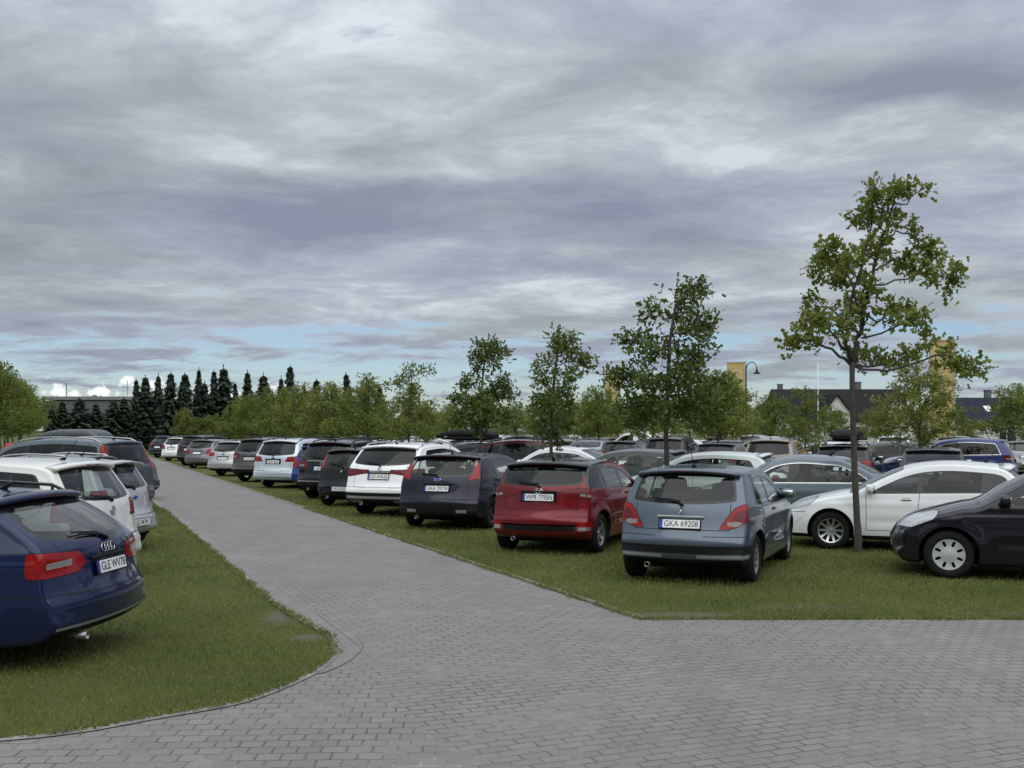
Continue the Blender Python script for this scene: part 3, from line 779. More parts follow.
# five door hatch with tall lamps up the pillars
SPEC['tall_lamp_hatch']=mk(L=4.22,W=1.84,H=1.48,ro=.82,wb=2.64,R=.315,rb=(.17,1.0),rt=(.55,1.395),st=(2.42,1.38),sb=(3.16,.99),hf=(3.97,.77),zb=(.94,1.02),
  xB=2.02,xC=1.10,cpil=((.62,1.02),(.98,1.44)),bz=.60,tail=[('tail',[(.645,.99),(.80,1.00),(.74,1.20),(.66,1.38),(.555,1.38),(.61,1.18)],.62)],
  tail2=[('tail_clear',[(.58,1.24),(.70,1.24),(.66,1.33),(.57,1.33)],.6)],hatch=(.62,.60),plate=.80,badge='oval',badge_z=.97,strips=[(.36,.52,-1,1.2,.62,'clad'),(.34,.40,.42,.62,.4,'lampc')],clad_z=.23,clad_rear=.30,
  glass='glass',grear='glass',gfront='glass',wheel=CAP,rge=.085,rimR=.205,head=[(-.12,.66),(-.20,.75),(-.62,.85),(-.56,.78),(-.30,.67)],ant='rod')
# red supermini
SPEC['supermini']=mk(L=4.03,W=1.75,H=1.475,ro=.69,wb=2.57,R=.315,rb=(.14,1.03),rt=(.44,1.375),st=(2.25,1.37),sb=(3.02,1.0),hf=(3.82,.78),zb=(.95,1.04),
  xB=1.84,xC=.98,cpil=((.62,1.04),(.90,1.44)),bz=.60,tail=[('tail_dark',[(.33,.945),(.40,1.0),(1.1,1.03),(1.1,.88),(.80,.86),(.60,.885)],.50)],
  tail2=[('tail_clear',[(.70,.905),(.70,.915),(.90,.915),(.90,.905)],.3)],hatch=(.60,.70),plate=.885,badge='slanted',badge_z=.985,darkpillars=True,
  strips=[(.37,.46,-1,.60,.5,'clad'),(.455,.475,-1,.62,.5,'gap_bright'),(.44,.52,.64,.82,.6,'refl'),(.385,.44,.64,.80,.6,'lampc')],clad_z=.22,wheel=AL5,grear='tint',glass='mid',gfront='glass',rge=.03,ant='fin')
# five door hatch seen from the side
SPEC['sport_hatch']=mk(L=4.06,W=1.70,H=1.44,ro=.76,wb=2.47,R=.31,rb=(.20,.98),rt=(.58,1.345),st=(2.15,1.345),sb=(2.98,.955),hf=(3.78,.76),zb=(.91,.985),
  xB=1.88,xC=.98,noquarter=True,cpil=((.80,.99),(.62,1.16)),bz=.62,wheel=AL10,glass='mid',gfront='mid',ant='rod',rimR=.205,head=[(-.09,.66),(-.16,.75),(-.60,.83),(-.50,.74),(-.28,.66)],clad_z=.25,crease=.76)
# estate
SPEC['estate']=mk(taper_r=.10,brear=.14,L=4.70,W=1.83,H=1.45,ro=1.02,wb=2.81,R=.325,rb=(.13,.99),rt=(.68,1.345),st=(2.80,1.345),sb=(3.48,.955),hf=(4.42,.72),zb=(.91,.97),
  xB=2.42,xC=1.50,cpil=((.88,.97),(1.05,1.40)),bz=.62,tail=[('tail',[(.36,.845),(.43,.925),(1.1,.95),(1.1,.775),(.80,.765),(.46,.785)],.36)],
  tail2=[('tail_clear',[(.52,.845),(.54,.856),(.74,.862),(.74,.850)],.5),('tail_dark',[(.62,.78),(.62,.94),(.632,.94),(.632,.78)],.5)],hatch=(.64,.60),plate=.775,badge='rings',badge_z=.93,chrome_dlo=True,
  strips=[(.335,.36,-1,.80,.5,'chrome'),(.22,.335,-1,.80,.5,'clad')],clad_z=.22,wheel=AL5,glass='mid',grear='mid',gfront='glass',rge=.04,rimR=.225,rails='trim',ant='fin',splen=.09,crease=.82)
SPEC['mid_estate']=mk(L=4.78,W=1.84,H=1.50,ro=1.04,wb=2.80,R=.33,rb=(.20,1.0),rt=(.68,1.40),st=(2.80,1.39),sb=(3.52,.98),hf=(4.48,.74),zb=(.93,1.0),
  xB=2.40,xC=1.50,cpil=((.80,1.0),(1.0,1.44)),bz=.60,tail=[('tail',[(.50,.86),(.50,.97),(1.1,1.0),(1.1,.84)],.60)],hatch=(.64,.58),plate=.74,badge_z=.92,
  strips=[(.34,.37,-1,.8,.5,'chrome')],clad_z=.24,clad_rear=.33,glass='tint',grear='tint',rails='chrome',ant='fin',rimR=.22)
# big white suv
SPEC['suv']=mk(taper_r=.10,brear=.13,L=4.66,W=1.89,H=1.645,ro=.92,wb=2.87,R=.365,rb=(.20,1.10),rt=(.62,1.535),st=(2.68,1.53),sb=(3.38,1.12),hf=(4.36,.95),zb=(1.04,1.12),c=.24,
  xB=2.30,xC=1.38,cpil=((.72,1.13),(1.02,1.58)),bz=.66,tail=[('tail_dark',[(.26,.985),(.30,1.025),(1.1,1.06),(1.1,.90),(.80,.90),(.55,.945)],.62)],hatch=(.64,.66),plate=.89,badge='star',badge_z=1.055,
  strips=[(1.00,1.022,-1,.30,.6,'clad'),(.40,.46,-1,.80,.55,'chrome'),(.30,.37,.40,.74,.55,'chrome')],clad_z=.33,clad_rear=.54,cladarch=False,glass='tint',grear='tint',rge=.03,rimR=.245,wheel=AL5,head=[(-.12,.80),(-.20,.90),(-.62,.97),(-.5,.84),(-.3,.78)],grille=(.58,.82),spine=.68,rg0=.03,tw=.235,rails='chrome',ant='fin',crease=.92)
SPEC['dark_suv']=mk(L=4.50,W=1.84,H=1.66,ro=.88,wb=2.68,R=.355,rb=(.15,1.10),rt=(.48,1.55),st=(2.58,1.54),sb=(3.30,1.10),hf=(4.22,.94),zb=(1.04,1.10),c=.25,
  xB=2.15,xC=1.22,cpil=((.60,1.10),(.82,1.60)),bz=.64,tail=[('tail_dark',[(.46,.90),(.50,1.05),(1.1,1.06),(1.1,.90)],.5)],tail2=[('tail_clear',[(.62,.93),(.62,.97),(.85,.97),(.85,.93)],.5)],hatch=(.62,.62),plate=.87,badge='roundel',badge_z=1.0,
  strips=[(1.07,1.09,-1,.55,.5,'chrome'),(.50,.535,-1,.85,.5,'chrome')],clad_z=.36,clad_rear=.48,cladarch=True,glass='tint',grear='tint',rimR=.235,spine=.68,rails='trim',ant='fin',head=[(-.12,.80),(-.20,.90),(-.62,.97),(-.5,.84),(-.3,.78)],grille=(.58,.82),tw=.225)
# people carrier
SPEC['mpv']=mk(L=4.77,W=1.88,H=1.66,ro=.98,wb=2.85,R=.335,rb=(.12,1.06),rt=(.46,1.545),st=(2.90,1.52),sb=(3.80,1.05),hf=(4.50,.82),zb=(.98,1.07),
  xB=2.32,xC=1.36,cpil=((.52,1.07),(.80,1.58)),bz=.60,tail=[('tail',[(.48,.90),(.52,1.03),(1.1,1.06),(1.1,.90)],.50)],hatch=(.64,.58),plate=.88,badge_z=1.0,
  strips=[(.36,.38,-1,.8,.5,'gap_bright')],clad_z=.22,clad_rear=.28,glass='tint',grear='tint',rimR=.22,rails='trim',ant='fin',rge=.05)
SPEC['tall_mpv']=mk(taper_r=.06,brear=.09,L=4.86,W=1.92,H=1.76,ro=.98,wb=2.92,R=.335,rb=(.06,1.08),rt=(.26,1.62),st=(2.95,1.62),sb=(3.85,1.10),hf=(4.56,.86),zb=(1.02,1.10),
  xB=2.40,xC=1.42,cpil=((.36,1.10),(.50,1.66)),bz=.56,tail=[('tail',[(.70,1.10),(1.1,1.10),(1.1,1.58),(.66,1.58)],.36)],hatch=(.66,.56),plate=.80,badge='diamond',badge_z=.98,
  clad_z=.24,clad_rear=.34,glass='tint',grear='tint',rimR=.21,rails='alloy',ant='rod',rge=.06,wheel=CAP,splen=.05)
SPEC['compact_mpv']=mk(L=4.21,W=1.77,H=1.58,ro=.75,wb=2.58,R=.315,rb=(.13,1.03),rt=(.46,1.475),st=(2.48,1.46),sb=(3.32,1.01),hf=(3.95,.80),zb=(.96,1.04),
  xB=1.95,xC=1.05,cpil=((.52,1.04),(.78,1.52)),bz=.60,tail=[('tail',[(.56,.84),(.58,1.02),(1.1,1.04),(1.1,.84)],.42)],hatch=(.62,.60),plate=.54,badge='roundel',badge_z=.92,
  clad_z=.22,glass='mid',grear='glass',rimR=.205,wheel=CAP,rge=.06,ant='rod')
SPEC['small_hatch']=mk(L=3.90,W=1.69,H=1.49,ro=.62,wb=2.49,R=.30,rb=(.13,.98),rt=(.42,1.39),st=(2.20,1.385),sb=(2.95,1.0),hf=(3.68,.76),zb=(.94,1.0),
  xB=1.76,xC=.90,cpil=((.52,1.0),(.74,1.44)),bz=.58,tail=[('tail',[(.62,.98),(1.1,.98),(1.1,1.32),(.60,1.34)],.46)],hatch=(.60,.58),plate=.46,badge='diamond',badge_z=.86,
  clad_z=.22,clad_rear=.26,glass='mid',grear='mid',rimR=.19,wheel=CAP,rge=.07,ant='rod',tw=.185)
SPEC['hatch']=mk(L=4.25,W=1.79,H=1.47,ro=.80,wb=2.62,R=.315,rb=(.19,.99),rt=(.56,1.385),st=(2.36,1.375),sb=(3.14,.975),hf=(4.0,.75),zb=(.93,1.0),
  xB=1.98,xC=1.08,cpil=((.66,1.0),(.92,1.44)),bz=.60,hatch=(.62,.62),plate=.78,clad_z=.22,glass='mid',grear='mid',rimR=.21,wheel=AL10,rge=.05,ant='rod',badge='roundel')
SPEC['saloon']=mk(L=4.77,W=1.82,H=1.47,ro=1.05,wb=2.71,R=.325,deck=[(.04,.90),(.07,1.03),(.16,1.06),(.50,1.075)],rb=(.74,1.085),rt=(1.42,1.40),st=(2.80,1.385),sb=(3.52,.975),hf=(4.48,.74),zb=(.94,.99),
  xB=2.42,xC=1.55,cpil=((1.02,.98),(1.42,1.42)),bz=.62,tail=[('tail',[(.46,.82),(.46,.98),(1.1,1.0),(1.1,.82)],.30)],plate=.84,badge_z=.96,clad_z=.22,glass='glass',grear='glass',gfront='glass',rimR=.215,wheel=AL5,
  spoiler=False,wiper=False,ant='fin',btop=.045,rg1=.0,chrome_dlo=True)
SPEC['van']=mk(taper_r=.03,L=4.40,W=1.82,H=1.84,ro=.72,wb=2.73,R=.325,rb=(.035,1.08),rt=(.12,1.70),st=(2.72,1.70),sb=(3.45,1.13),hf=(4.12,.92),zb=(1.02,1.06),brear=.05,
  xB=2.02,cpil=((2.0,1.0),(2.0,1.8)),doors=2,bz=.55,tail=[('tail',[(.74,.85),(1.1,.85),(1.1,1.35),(.74,1.35)],.2)],hatch=(.74,.50),plate=.72,badge_z=None,clad_z=.34,clad_rear=.42,glass='tint',grear='tint',rge=.14,wheel=CAP,spoiler=False,wiper=False,rg0=.05,rg1=.08)
_models={}
def model(kind,**ov):
    key=kind+repr(sorted(ov.items(),key=str))
    if key not in _models:
        p=dict(SPEC[kind]); p.update(ov); _models[key]=make_model(p)
    return _models[key]
# ------------------------------------------------------------------ setting
CAM_H=1.93; F=1060.0; HY=430.0
def gp(px,py):            # ground point under a photo pixel
    z=CAM_H*F/(py-HY); return ((px-512)/F*z,z)
def uv(u,v): return (-.386*u+.922*v,.922*u+.386*v)      # along / across the lane
def fast_mesh(name,V,Fc,mats,smooth=False,fm=None):
    V=np.asarray(V,np.float32); Fc=np.asarray(Fc,np.int32); k=Fc.shape[1]
    me=bpy.data.meshes.new(name); me.vertices.add(len(V)); me.vertices.foreach_set('co',V.ravel())
    me.loops.add(Fc.size); me.loops.foreach_set('vertex_index',Fc.ravel()); me.polygons.add(len(Fc))
    me.polygons.foreach_set('loop_start',np.arange(0,Fc.size,k,dtype=np.int32))
    for m in mats: me.materials.append(m)
    if fm is not None: me.polygons.foreach_set('material_index',np.asarray(fm,np.int32))
    me.polygons.foreach_set('use_smooth',np.full(len(Fc),smooth)); me.update(calc_edges=True); me.validate(); return me

# sky -----------------------------------------------------------------
SUN_EL,SUN_AZ=60,165      # azimuth clockwise from +Y
def build_world():
    w=bpy.data.worlds.new('World'); scene.world=w; w.use_nodes=True; nt=w.node_tree; nt.nodes.clear()
    out=N(nt,'ShaderNodeOutputWorld'); bg=N(nt,'ShaderNodeBackground'); bg.inputs[1].default_value=.10
    sky=N(nt,'ShaderNodeTexSky'); sky.sky_type='NISHITA'; sky.sun_disc=False; sky.sun_elevation=R(SUN_EL); sky.sun_rotation=R(SUN_AZ%360); sky.air_density=1.0; sky.dust_density=.6
    tc=N(nt,'ShaderNodeTexCoord'); sp=N(nt,'ShaderNodeSeparateXYZ'); L(nt,tc.outputs['Generated'],sp.inputs[0])
    el=math_(nt,'MAXIMUM',sp.outputs[2],0.0)
    dn=math_(nt,'ADD',el,.10)
    px=math_(nt,'DIVIDE',sp.outputs[0],dn); py=math_(nt,'DIVIDE',sp.outputs[1],dn)
    cb=N(nt,'ShaderNodeCombineXYZ'); L(nt,px,cb.inputs[0]); L(nt,py,cb.inputs[1])
    def layer(sx,sy,off,scale,detail,rough,dist=0):
        mp=N(nt,'ShaderNodeMapping'); mp.inputs['Scale'].default_value=(sx,sy,1); mp.inputs['Location'].default_value=off; mp.inputs['Rotation'].default_value=(0,0,R(8))
        L(nt,cb.outputs[0],mp.inputs[0]); n=noise(nt,mp.outputs[0],scale,detail,rough); n.inputs['Distortion'].default_value=dist; return n.outputs[0]
    n1=layer(.85,.95,(3.1,1.7,0),1.0,6,.6,.2)      # big masses
    n2=layer(.95,1.15,(7.3,4.1,2),2.0,8,.64,.35)      # streaks and billows
    n3=layer(.5,.8,(1.3,9.2,5),1.3,4,.5,.3)        # tint
    dens=math_(nt,'ADD',math_(nt,'MULTIPLY',n1,.46),math_(nt,'MULTIPLY',n2,.60))
    # the cloud masses of this sky: (azimuth, height, half sizes, thickness) in tangents
    fy=math_(nt,'MAXIMUM',sp.outputs[1],.05); ta=math_(nt,'DIVIDE',sp.outputs[0],fy); te=math_(nt,'DIVIDE',sp.outputs[2],fy)
    cw=N(nt,'ShaderNodeCombineXYZ'); L(nt,ta,cw.inputs[0]); L(nt,math_(nt,'MULTIPLY',te,2.6),cw.inputs[1])
    wz=noise(nt,cw.outputs[0],4.5,6,.62); ws=N(nt,'ShaderNodeSeparateXYZ'); L(nt,wz.outputs['Color'],ws.inputs[0])
    ta2=math_(nt,'ADD',ta,math_(nt,'MULTIPLY',math_(nt,'SUBTRACT',ws.outputs[0],.5),.22)); te2=math_(nt,'ADD',te,math_(nt,'MULTIPLY',math_(nt,'SUBTRACT',ws.outputs[1],.5),.10))
    blobs=[(-.165,.377,.08,.035,-.05),(-.10,.40,.12,.05,.03),(-.43,.27,.14,.12,.05),(-.17,.210,.15,.028,.17),(-.15,.252,.15,.018,-.11),(.06,.222,.08,.035,.11),(.18,.35,.20,.06,.05),(.20,.275,.17,.035,-.12),(.45,.285,.10,.03,-.10),(.05,.128,.12,.016,-.11),(-.12,.115,.10,.012,-.10),(-.45,.175,.10,.026,.11),(.13,.172,.16,.018,.08),(.43,.325,.09,.022,.08),(.33,.17,.09,.02,-.07),(-.3,.15,.12,.02,-.05)]
    for bx,by,rx,ry,am in blobs:
        qx=math_(nt,'MULTIPLY',math_(nt,'SUBTRACT',ta2,bx),1/rx); qy=math_(nt,'MULTIPLY',math_(nt,'SUBTRACT',te2,by),1/ry)
        r2=math_(nt,'ADD',math_(nt,'MULTIPLY',qx,qx),math_(nt,'MULTIPLY',qy,qy)); dens=math_(nt,'ADD',dens,math_(nt,'MULTIPLY',math_(nt,'POWER',2.718,math_(nt,'MULTIPLY',r2,-.8)),am*1.05))
    hole=0.0
    for bx,by,rx,ry in ((.27,.165,.08,.016),(.20,.215,.06,.018),(.42,.14,.10,.014),(.12,.185,.05,.010),(.34,.10,.16,.02)):
        qx=math_(nt,'MULTIPLY',math_(nt,'SUBTRACT',ta2,bx),1/rx); qy=math_(nt,'MULTIPLY',math_(nt,'SUBTRACT',te2,by),1/ry)
        r2=math_(nt,'ADD',math_(nt,'MULTIPLY',qx,qx),math_(nt,'MULTIPLY',qy,qy)); hole=math_(nt,'ADD',hole,math_(nt,'MULTIPLY',math_(nt,'POWER',2.718,math_(nt,'MULTIPLY',r2,-.8)) ,.17))
    dens=math_(nt,'ADD',math_(nt,'MULTIPLY',math_(nt,'SUBTRACT',dens,.53),1.3),.49)
    grey=ramp(nt,dens,[(.30,(.68,.745,.775)),(.42,(.49,.55,.58)),(.54,(.375,.43,.465)),(.72,(.295,.335,.38))])
    lav=ramp(nt,dens,[(.30,(.68,.735,.79)),(.42,(.48,.525,.61)),(.54,(.37,.412,.51)),(.72,(.27,.302,.41))])
    tint=ramp(nt,math_(nt,'ADD',n3,math_(nt,'MULTIPLY',ta,.12)),[(.38,0.0),(.56,1.0)])
    cl=mixc(nt,tint,grey,lav)
    # overcast luminance grows towards the zenith
    lum=N(nt,'ShaderNodeMapRange'); L(nt,el,lum.inputs[0]); setin(lum,From_Min=.30,From_Max=.9,To_Min=.86,To_Max=1.9); lum=lum.outputs[0]
    # thinner, brighter cloud on the side of the hidden sun
    bk=N(nt,'ShaderNodeMapRange'); L(nt,sp.outputs[1],bk.inputs[0]); setin(bk,From_Min=.1,From_Max=-.6,To_Min=1.0,To_Max=1.3); lum=math_(nt,'MULTIPLY',lum,bk.outputs[0])
    lumc=math_(nt,'MULTIPLY',lum,10.0*.86)
    sc=N(nt,'ShaderNodeVectorMath',operation='SCALE'); L(nt,cl,sc.inputs[0]); L(nt,lumc,sc.inputs['Scale'])
    # cover: broken near the horizon, solid above
    cov=N(nt,'ShaderNodeMapRange'); L(nt,el,cov.inputs[0]); setin(cov,From_Min=.035,From_Max=.15,To_Min=-.13,To_Max=.26)
    c1=math_(nt,'ADD',math_(nt,'SUBTRACT',math_(nt,'ADD',cov.outputs[0],n2),hole),math_(nt,'MULTIPLY',math_(nt,'MAXIMUM',ta,0.0),.20)); mask=ramp(nt,math_(nt,'ADD',c1,math_(nt,'MULTIPLY',math_(nt,'SUBTRACT',n1,.5),.5)),[(.40,0.0),(.56,1.0)])
    blue=N(nt,'ShaderNodeVectorMath',operation='MULTIPLY'); L(nt,sky.outputs[0],blue.inputs[0]); blue.inputs[1].default_value=(.64,.72,.86)
    c=mixc(nt,mask,blue.outputs[0],sc.outputs[0])
    # small cumulus heads low on the horizon
    az=math_(nt,'DIVIDE',sp.outputs[0],math_(nt,'MAXIMUM',sp.outputs[1],.05))
    ca=N(nt,'ShaderNodeCombineXYZ'); L(nt,az,ca.inputs[0]); L(nt,math_(nt,'MULTIPLY',el,1.4),ca.inputs[1])
    nc=noise(nt,ca.outputs[0],38,4,.6).outputs[0]
    lowr=ramp(nt,el,[(.0,1.0),(.045,.62),(.068,0.0)])
    azm=ramp(nt,math_(nt,'ADD',az,.5),[(.02,0.0),(.06,1.0),(.30,1.0),(.36,0.0)])
    cm=ramp(nt,math_(nt,'MULTIPLY',math_(nt,'MULTIPLY',nc,lowr),azm),[(.345,0.0),(.40,1.0)])
    c=mixc(nt,cm,c,(7.6,7.8,7.9))
    L(nt,c,bg.inputs[0]); L(nt,bg.outputs[0],out.inputs[0])
    s=bpy.data.lights.new('sun','SUN'); s.energy=SUN_E; s.angle=R(SUN_ANG); s.color=(1,.965,.91)
    o=bpy.data.objects.new('sun',s); col.objects.link(o); o.location=(0,-20,60)
    import mathutils
    d=mathutils.Vector((math.cos(R(SUN_EL))*math.sin(R(SUN_AZ)),math.cos(R(SUN_EL))*math.cos(R(SUN_AZ)),math.sin(R(SUN_EL))))
    o.rotation_euler=d.to_track_quat('Z','Y').to_euler()
SUN_E,SUN_ANG=1.45,90
build_world()

# ground --------------------------------------------------------------
def soil_mask(nt,tc):
    spots=[((1.75,11.05),(.95,.28)),((-.35,14.3),(.35,.22)),((-1.85,9.85),(.35,.30)),((-2.35,11.0),(.35,.9)),((.5,12.9),(.5,.35)),((3.2,11.6),(.9,.4)),((5.6,11.15),(1.3,.25))]
    acc=None
    for (x,y),(rx,ry) in spots:
        mp=N(nt,'ShaderNodeMapping',vector_type='POINT'); mp.inputs['Location'].default_value=(-x/rx,-y/ry,0); mp.inputs['Scale'].default_value=(1/rx,1/ry,0)
        L(nt,tc.outputs['Object'],mp.inputs[0]); ln=N(nt,'ShaderNodeVectorMath',operation='LENGTH'); L(nt,mp.outputs[0],ln.inputs[0])
        f=math_(nt,'SUBTRACT',1.0,ln.outputs['Value'],True); acc=f if acc is None else math_(nt,'MAXIMUM',acc,f)
    return acc
def lawn_mat():
    m,nt,out=new_mat('lawn'); b=N(nt,'ShaderNodeBsdfPrincipled'); tc=N(nt,'ShaderNodeTexCoord')
    n1=noise(nt,tc.outputs['Object'],.55,5); n2=noise(nt,tc.outputs['Object'],60,3,.7); n3=noise(nt,tc.outputs['Object'],6,4)
    g=ramp(nt,n1.outputs[0],[(.3,(.065,.080,.022)),(.5,(.095,.112,.030)),(.7,(.125,.132,.042))])
    g=mixc(nt,ramp(nt,n2.outputs[0],[(.35,0.0),(.75,.55)]),g,(.022,.028,.008))
    g=mixc(nt,ramp(nt,n3.outputs[0],[(.55,0.0),(.8,.45)]),g,(.115,.105,.050))
    f=math_(nt,'MULTIPLY',soil_mask(nt,tc),1.25); ns=noise(nt,tc.outputs['Object'],9,4,.7)
    f=ramp(nt,math_(nt,'SUBTRACT',math_(nt,'ADD',f,ns.outputs[0]),.55),[(.25,0.0),(.75,1.0)])
    soil=ramp(nt,n2.outputs[0],[(.3,(.085,.078,.050)),(.7,(.165,.145,.10))])
    g=mixc(nt,f,g,soil)
    L(nt,g,b.inputs['Base Color']); setin(b,Roughness=.95); b.inputs['Specular IOR Level'].default_value=.15
    bp=N(nt,'ShaderNodeBump'); L(nt,n2.outputs[0],bp.inputs['Height']); setin(bp,Strength=.8,Distance=.03); L(nt,bp.outputs[0],b.inputs['Normal'])
    L(nt,b.outputs[0],out.inputs[0]); return m
def paving_mat(name,rot,bw,bh,off=.5,lift=0.0):
    m,nt,out=new_mat(name); b=N(nt,'ShaderNodeBsdfPrincipled'); tc=N(nt,'ShaderNodeTexCoord')
    mp=N(nt,'ShaderNodeMapping'); mp.inputs['Rotation'].default_value=(0,0,R(rot)); L(nt,tc.outputs['Object'],mp.inputs[0])
    # slight unevenness of the rows
    nw=noise(nt,tc.outputs['Object'],1.3,2); wv=N(nt,'ShaderNodeVectorMath',operation='SCALE'); L(nt,nw.outputs['Color'],wv.inputs[0]); wv.inputs['Scale'].default_value=.035
    ad=N(nt,'ShaderNodeVectorMath',operation='ADD'); L(nt,mp.outputs[0],ad.inputs[0]); L(nt,wv.outputs[0],ad.inputs[1])
    br=N(nt,'ShaderNodeTexBrick'); br.offset=off; L(nt,ad.outputs[0],br.inputs['Vector'])
    setin(br,Scale=1.0,Mortar_Size=.008,Mortar_Smooth=.3,Bias=0.0,Brick_Width=bw,Row_Height=bh)
    br.inputs['Color1'].default_value=(.0,.0,.0,1); br.inputs['Color2'].default_value=(1,1,1,1); br.inputs['Mortar'].default_value=(.5,.5,.5,1)
    n1=noise(nt,tc.outputs['Object'],.35,5,.6); n2=noise(nt,tc.outputs['Object'],45,4,.75); n3=noise(nt,tc.outputs['Object'],2.0,5,.65)
    base=ramp(nt,n1.outputs[0],[(.3,(.158,.148,.134)),(.7,(.208,.195,.177))])
    base=mixc(nt,ramp(nt,n3.outputs[0],[(.45,0.0),(.75,.5)]),base,(.17,.17,.172))
    vr=ramp(nt,br.outputs['Color'],[(.0,(.86,.86,.865)),(1.0,(1.12,1.118,1.11))])
    base=mixc(nt,1.0,base,vr,'MULTIPLY')
    base=mixc(nt,.35,base,ramp(nt,n2.outputs[0],[(.3,(.11,.11,.11)),(.7,(.26,.247,.23))]))
    jn=noise(nt,tc.outputs['Object'],1.1,3,.6); jm=noise(nt,tc.outputs['Object'],7,2)
    joint=ramp(nt,math_(nt,'ADD',math_(nt,'MULTIPLY',jn.outputs[0],.6),math_(nt,'MULTIPLY',jm.outputs[0],.4)),[(.42,(.070,.067,.063)),(.54,(.125,.122,.115)),(.70,(.32,.312,.295))])
    base=mixc(nt,br.outputs['Fac'],base,joint)
    mt=N(nt,'ShaderNodeMapping'); mt.inputs['Rotation'].default_value=(0,0,R(-22.7)); mt.inputs['Scale'].default_value=(2.2,.12,1); L(nt,tc.outputs['Object'],mt.inputs[0])
    nt2=noise(nt,mt.outputs[0],1.0,5,.6); base=mixc(nt,ramp(nt,nt2.outputs[0],[(.48,0.0),(.72,.42)]),base,(.125,.124,.121))
    # moss yellowing along the lawn and a few dark spots
    v=N(nt,'ShaderNodeTexVoronoi'); v.inputs['Scale'].default_value=1.7; L(nt,tc.outputs['Object'],v.inputs['Vector'])
    base=mixc(nt,ramp(nt,v.outputs['Distance'],[(.0,.85),(.016,.7),(.022,0.0)]),base,(.045,.043,.04))
    L(nt,base,b.inputs['Base Color'])
    L(nt,ramp(nt,n3.outputs[0],[(.3,.62),(.7,.82)]),b.inputs['Roughness']); b.inputs['Specular IOR Level'].default_value=.45
    hgt=math_(nt,'ADD',math_(nt,'MULTIPLY',math_(nt,'SUBTRACT',1.0,br.outputs['Fac']),1.0),math_(nt,'MULTIPLY',n2.outputs[0],.35))
    hgt=math_(nt,'ADD',hgt,math_(nt,'MULTIPLY',br.outputs['Color'],.25))
    bp=N(nt,'ShaderNodeBump'); L(nt,hgt,bp.inputs['Height']); setin(bp,Strength=.55,Distance=.006); L(nt,bp.outputs[0],b.inputs['Normal'])
    L(nt,b.outputs[0],out.inputs[0]); return m
M['lawn']=lawn_mat(); M['lane']=paving_mat('lane_pavers',-22.7,.19,.10); M['road']=paving_mat('road_pavers',-2,.15,.13)
M['kerb']=paving_mat('edge_pavers',67.3,.20,.40); M['kerbs']=simple('edge_stone',(.20,.193,.18),.85,0,.38,5)
ARC=[(-30,4.6),(-12,5.5),(-6,6.05),(-4.2,6.32)]+[gp(*q) for q in ((0,740),(78,732),(156,718),(234,704),(285,686),(318,669),(333,654),(332,643),(321,632))]
LE=lambda z:(-3.1-(z-12.87)*.4187,z); RE=lambda z:(1.3-(z-10.77)*.4187,z)
def smooth_poly(P,n):
    P=np.array(P); out=[]
    for i in range(len(P)-1):
        p0=P[max(i-1,0)];p1=P[i];p2=P[i+1];p3=P[min(i+2,len(P)-1)]
        for t in np.linspace(0,1,n,endpoint=False):
            out.append(.5*((2*p1)+(p2-p0)*t+(2*p0-5*p1+4*p2-p3)*t*t+(3*p1-p0-3*p2+p3)*t**3))
    out.append(P[-1]); return [tuple(q) for q in out]
ARCS=smooth_poly(ARC+[LE(11.5),LE(14.)],6)
FAR=105.
def sheet(name,poly,z,mat):
    import bmesh
    bm=bmesh.new(); vs=[bm.verts.new((x,y,z)) for x,y in poly]; f=bm.faces.new(vs); f.normal_update()
    if f.normal.z<0: f.normal_flip()
    bmesh.ops.triangulate(bm,faces=[f]); me=bpy.data.meshes.new(name); bm.to_mesh(me); bm.free(); me.materials.append(mat)
    return tag(link(name,me),kind='structure')
def strip(name,path,w0,w1,z,mat):
    P=np.array(path); T=np.gradient(P,axis=0); T/=np.linalg.norm(T,axis=1)[:,None]; Nn=np.stack([T[:,1],-T[:,0]],1)
    a=P+Nn*w0;b=P+Nn*w1; n=len(P); V=np.vstack([np.c_[a,np.full(n,z)],np.c_[b,np.full(n,z)]]); Fc=[(i,i+n,i+n+1,i+1) for i in range(n-1)]
    me=fast_mesh(name,V,Fc,[mat]); 
    if me.polygons[0].normal.z<0: me.flip_normals()
    return tag(link(name,me),kind='structure')
g=MB(); g.add([(-900,-300,0),(900,-300,0),(900,1500,0),(-900,1500,0)],[(0,1,2,3)]); tag(link('ground',g.mesh('ground',[M['lawn']])),kind='structure')
mid=[q for q in ARCS if q[1]<9.0]
sheet('road',[(40,-12),(40,10.77),RE(10.77),RE(4.0),RE(4.0)][:4]+[(RE(4.0)[0],-12)],.004,M['road'])
sheet('road',[(-30,-12)]+mid+[LE(9.0),LE(4.0),(LE(4.0)[0],-12)],.004,M['road'])
sheet('lane',[(LE(4.0)[0],-12),LE(4.0),LE(9.0)]+[q for q in ARCS if q[0]>-3.6 and 9.02<q[1]<13.9 and ARCS.index(q)>len(ARCS)//2][0:]+[LE(14.0),LE(FAR),RE(FAR),RE(4.0),(RE(4.0)[0],-12)],.004,M['lane'])
uvs=[uv(u,v) for u,v in ((-6,17.4),(-6,20.6),(95,20.6),(95,17.4))]; sheet('path',uvs,.004,M['lane'])
edge_path=ARCS+[LE(z) for z in np.linspace(15,FAR,50)]
strip('edging',edge_path,-.02,.06,.012,M['kerbs'])
hp_=[q for q in edge_path if q[1]>8.35 and q[0]<-.5]; hw=np.array([.064+.181*min(1,max(0,(q[1]-8.35)/1.0))**.6 for q in hp_])[:,None]; strip('edging',hp_,.064,hw,.0105,M['kerb'])
